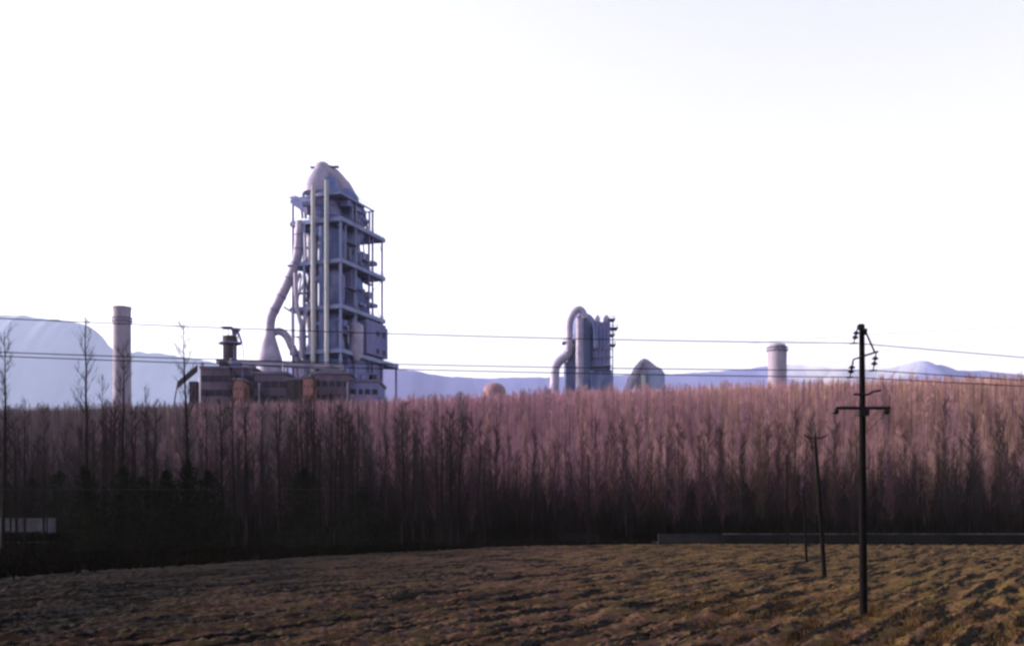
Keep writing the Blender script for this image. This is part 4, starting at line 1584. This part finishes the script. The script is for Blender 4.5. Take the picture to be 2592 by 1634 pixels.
wire('topmost thin dark wire hanging from the upper insulator of the nearest pole',
     [(2161, 868), (1960, 866), (1680, 861), (1180, 850.7), (1060, 846), (500, 826.5), (0, 805.6)], [(2161, 868), (2245, 875), (2400, 888), (2592, 904.5)])
wire('middle thin dark wire hanging from the right insulator of the nearest pole',
     [(2210, 937), (1960, 936.7), (1680, 933), (1180, 925), (1060, 922), (500, 907.8), (0, 891)], [(2210, 937), (2300, 943), (2592, 962)])
wire('lowest thin dark wire of the three, hanging from the left insulator of the nearest pole',
     [(2151, 954), (1960, 952.7), (1680, 947), (1180, 939), (1060, 935), (500, 918.5), (0, 901)], [(2151, 954), (2300, 962), (2592, 977)])

mb = MB()
pts = []
for px in np.linspace(-500, 3100, 60):
    t_ = (px + 500) / 3600
    pts.append(P(px, 1236 + 7 * (px / 2592) + 2.0 * math.sin(math.pi * ((px - 2033) / 1300 % 1)), Y3p - 0.05))
mb.tube(pts, 0.022, 5)
tag(mb.build('low_wire', M['wire'], None), 'low dark wire crossing before the wood from the top of the thin short pole', 'wire')
mb = MB()
mb.tube([P(1900, 868, 90), P(2250, 843, 92), P(2592, 826, 94), P(2950, 812, 96)], 0.016, 5)
tag(mb.build('distant_wire', M['farwire'], None), 'barely visible pale wire rising to the right beyond the nearest pole', 'wire')

# ------------------------------------------------------------------ smoke by the pole
sm = MB()
for px, py, r_, sz in ((2040, 930, 14, 0.6), (2110, 920, 18, 0.7), (2185, 912, 20, 0.8), (2240, 918, 17, 0.65), (2292, 930, 12, 0.5)):
    c = P(px, py, 620)
    sm.ball((c.x, c.y, c.z), r_, 20, 12, sz)
me = sm.mesh('smoke', True)
m = bpy.data.materials.new('smoke')
m.use_nodes = True
n = m.node_tree
n.nodes.clear()
o_ = n.nodes.new('ShaderNodeOutputMaterial')
pv = n.nodes.new('ShaderNodeVolumePrincipled')
pv.inputs['Color'].default_value = (0.90, 0.92, 0.99, 1)
tc = n.nodes.new('ShaderNodeNewGeometry')
nz = n.nodes.new('ShaderNodeTexNoise')
nz.inputs['Scale'].default_value = 0.05
nz.inputs['Detail'].default_value = 3
mr = n.nodes.new('ShaderNodeMapRange')
mr.inputs['From Min'].default_value = 0.36
mr.inputs['From Max'].default_value = 0.72
mr.inputs['To Max'].default_value = 0.10
n.links.new(tc.outputs['Position'], nz.inputs['Vector'])
n.links.new(nz.outputs[0], mr.inputs['Value'])
n.links.new(mr.outputs[0], pv.inputs['Density'])
n.links.new(pv.outputs[0], o_.inputs['Volume'])
smo = link('smoke', me, None, m)
tag(smo, 'pale drifting plume of dust behind the nearest power pole', 'smoke', kind='stuff')

# ------------------------------------------------------------------ haze
hz = MB().box((-7000, -120, -1.6), (7000, 7200, 1300))
m = bpy.data.materials.new('haze')
m.use_nodes = True
n = m.node_tree
n.nodes.clear()
o_ = n.nodes.new('ShaderNodeOutputMaterial')
pv = n.nodes.new('ShaderNodeVolumePrincipled')
pv.inputs['Color'].default_value = (0.90, 0.92, 1.0, 1)
pv.inputs['Density'].default_value = 0.000028
pv.inputs['Anisotropy'].default_value = 0.0
n.links.new(pv.outputs[0], o_.inputs['Volume'])
ho = hz.build('haze', None)
ho.data.materials.append(m)
tag(ho, 'thin pale haze over the plain', 'haze', kind='stuff')
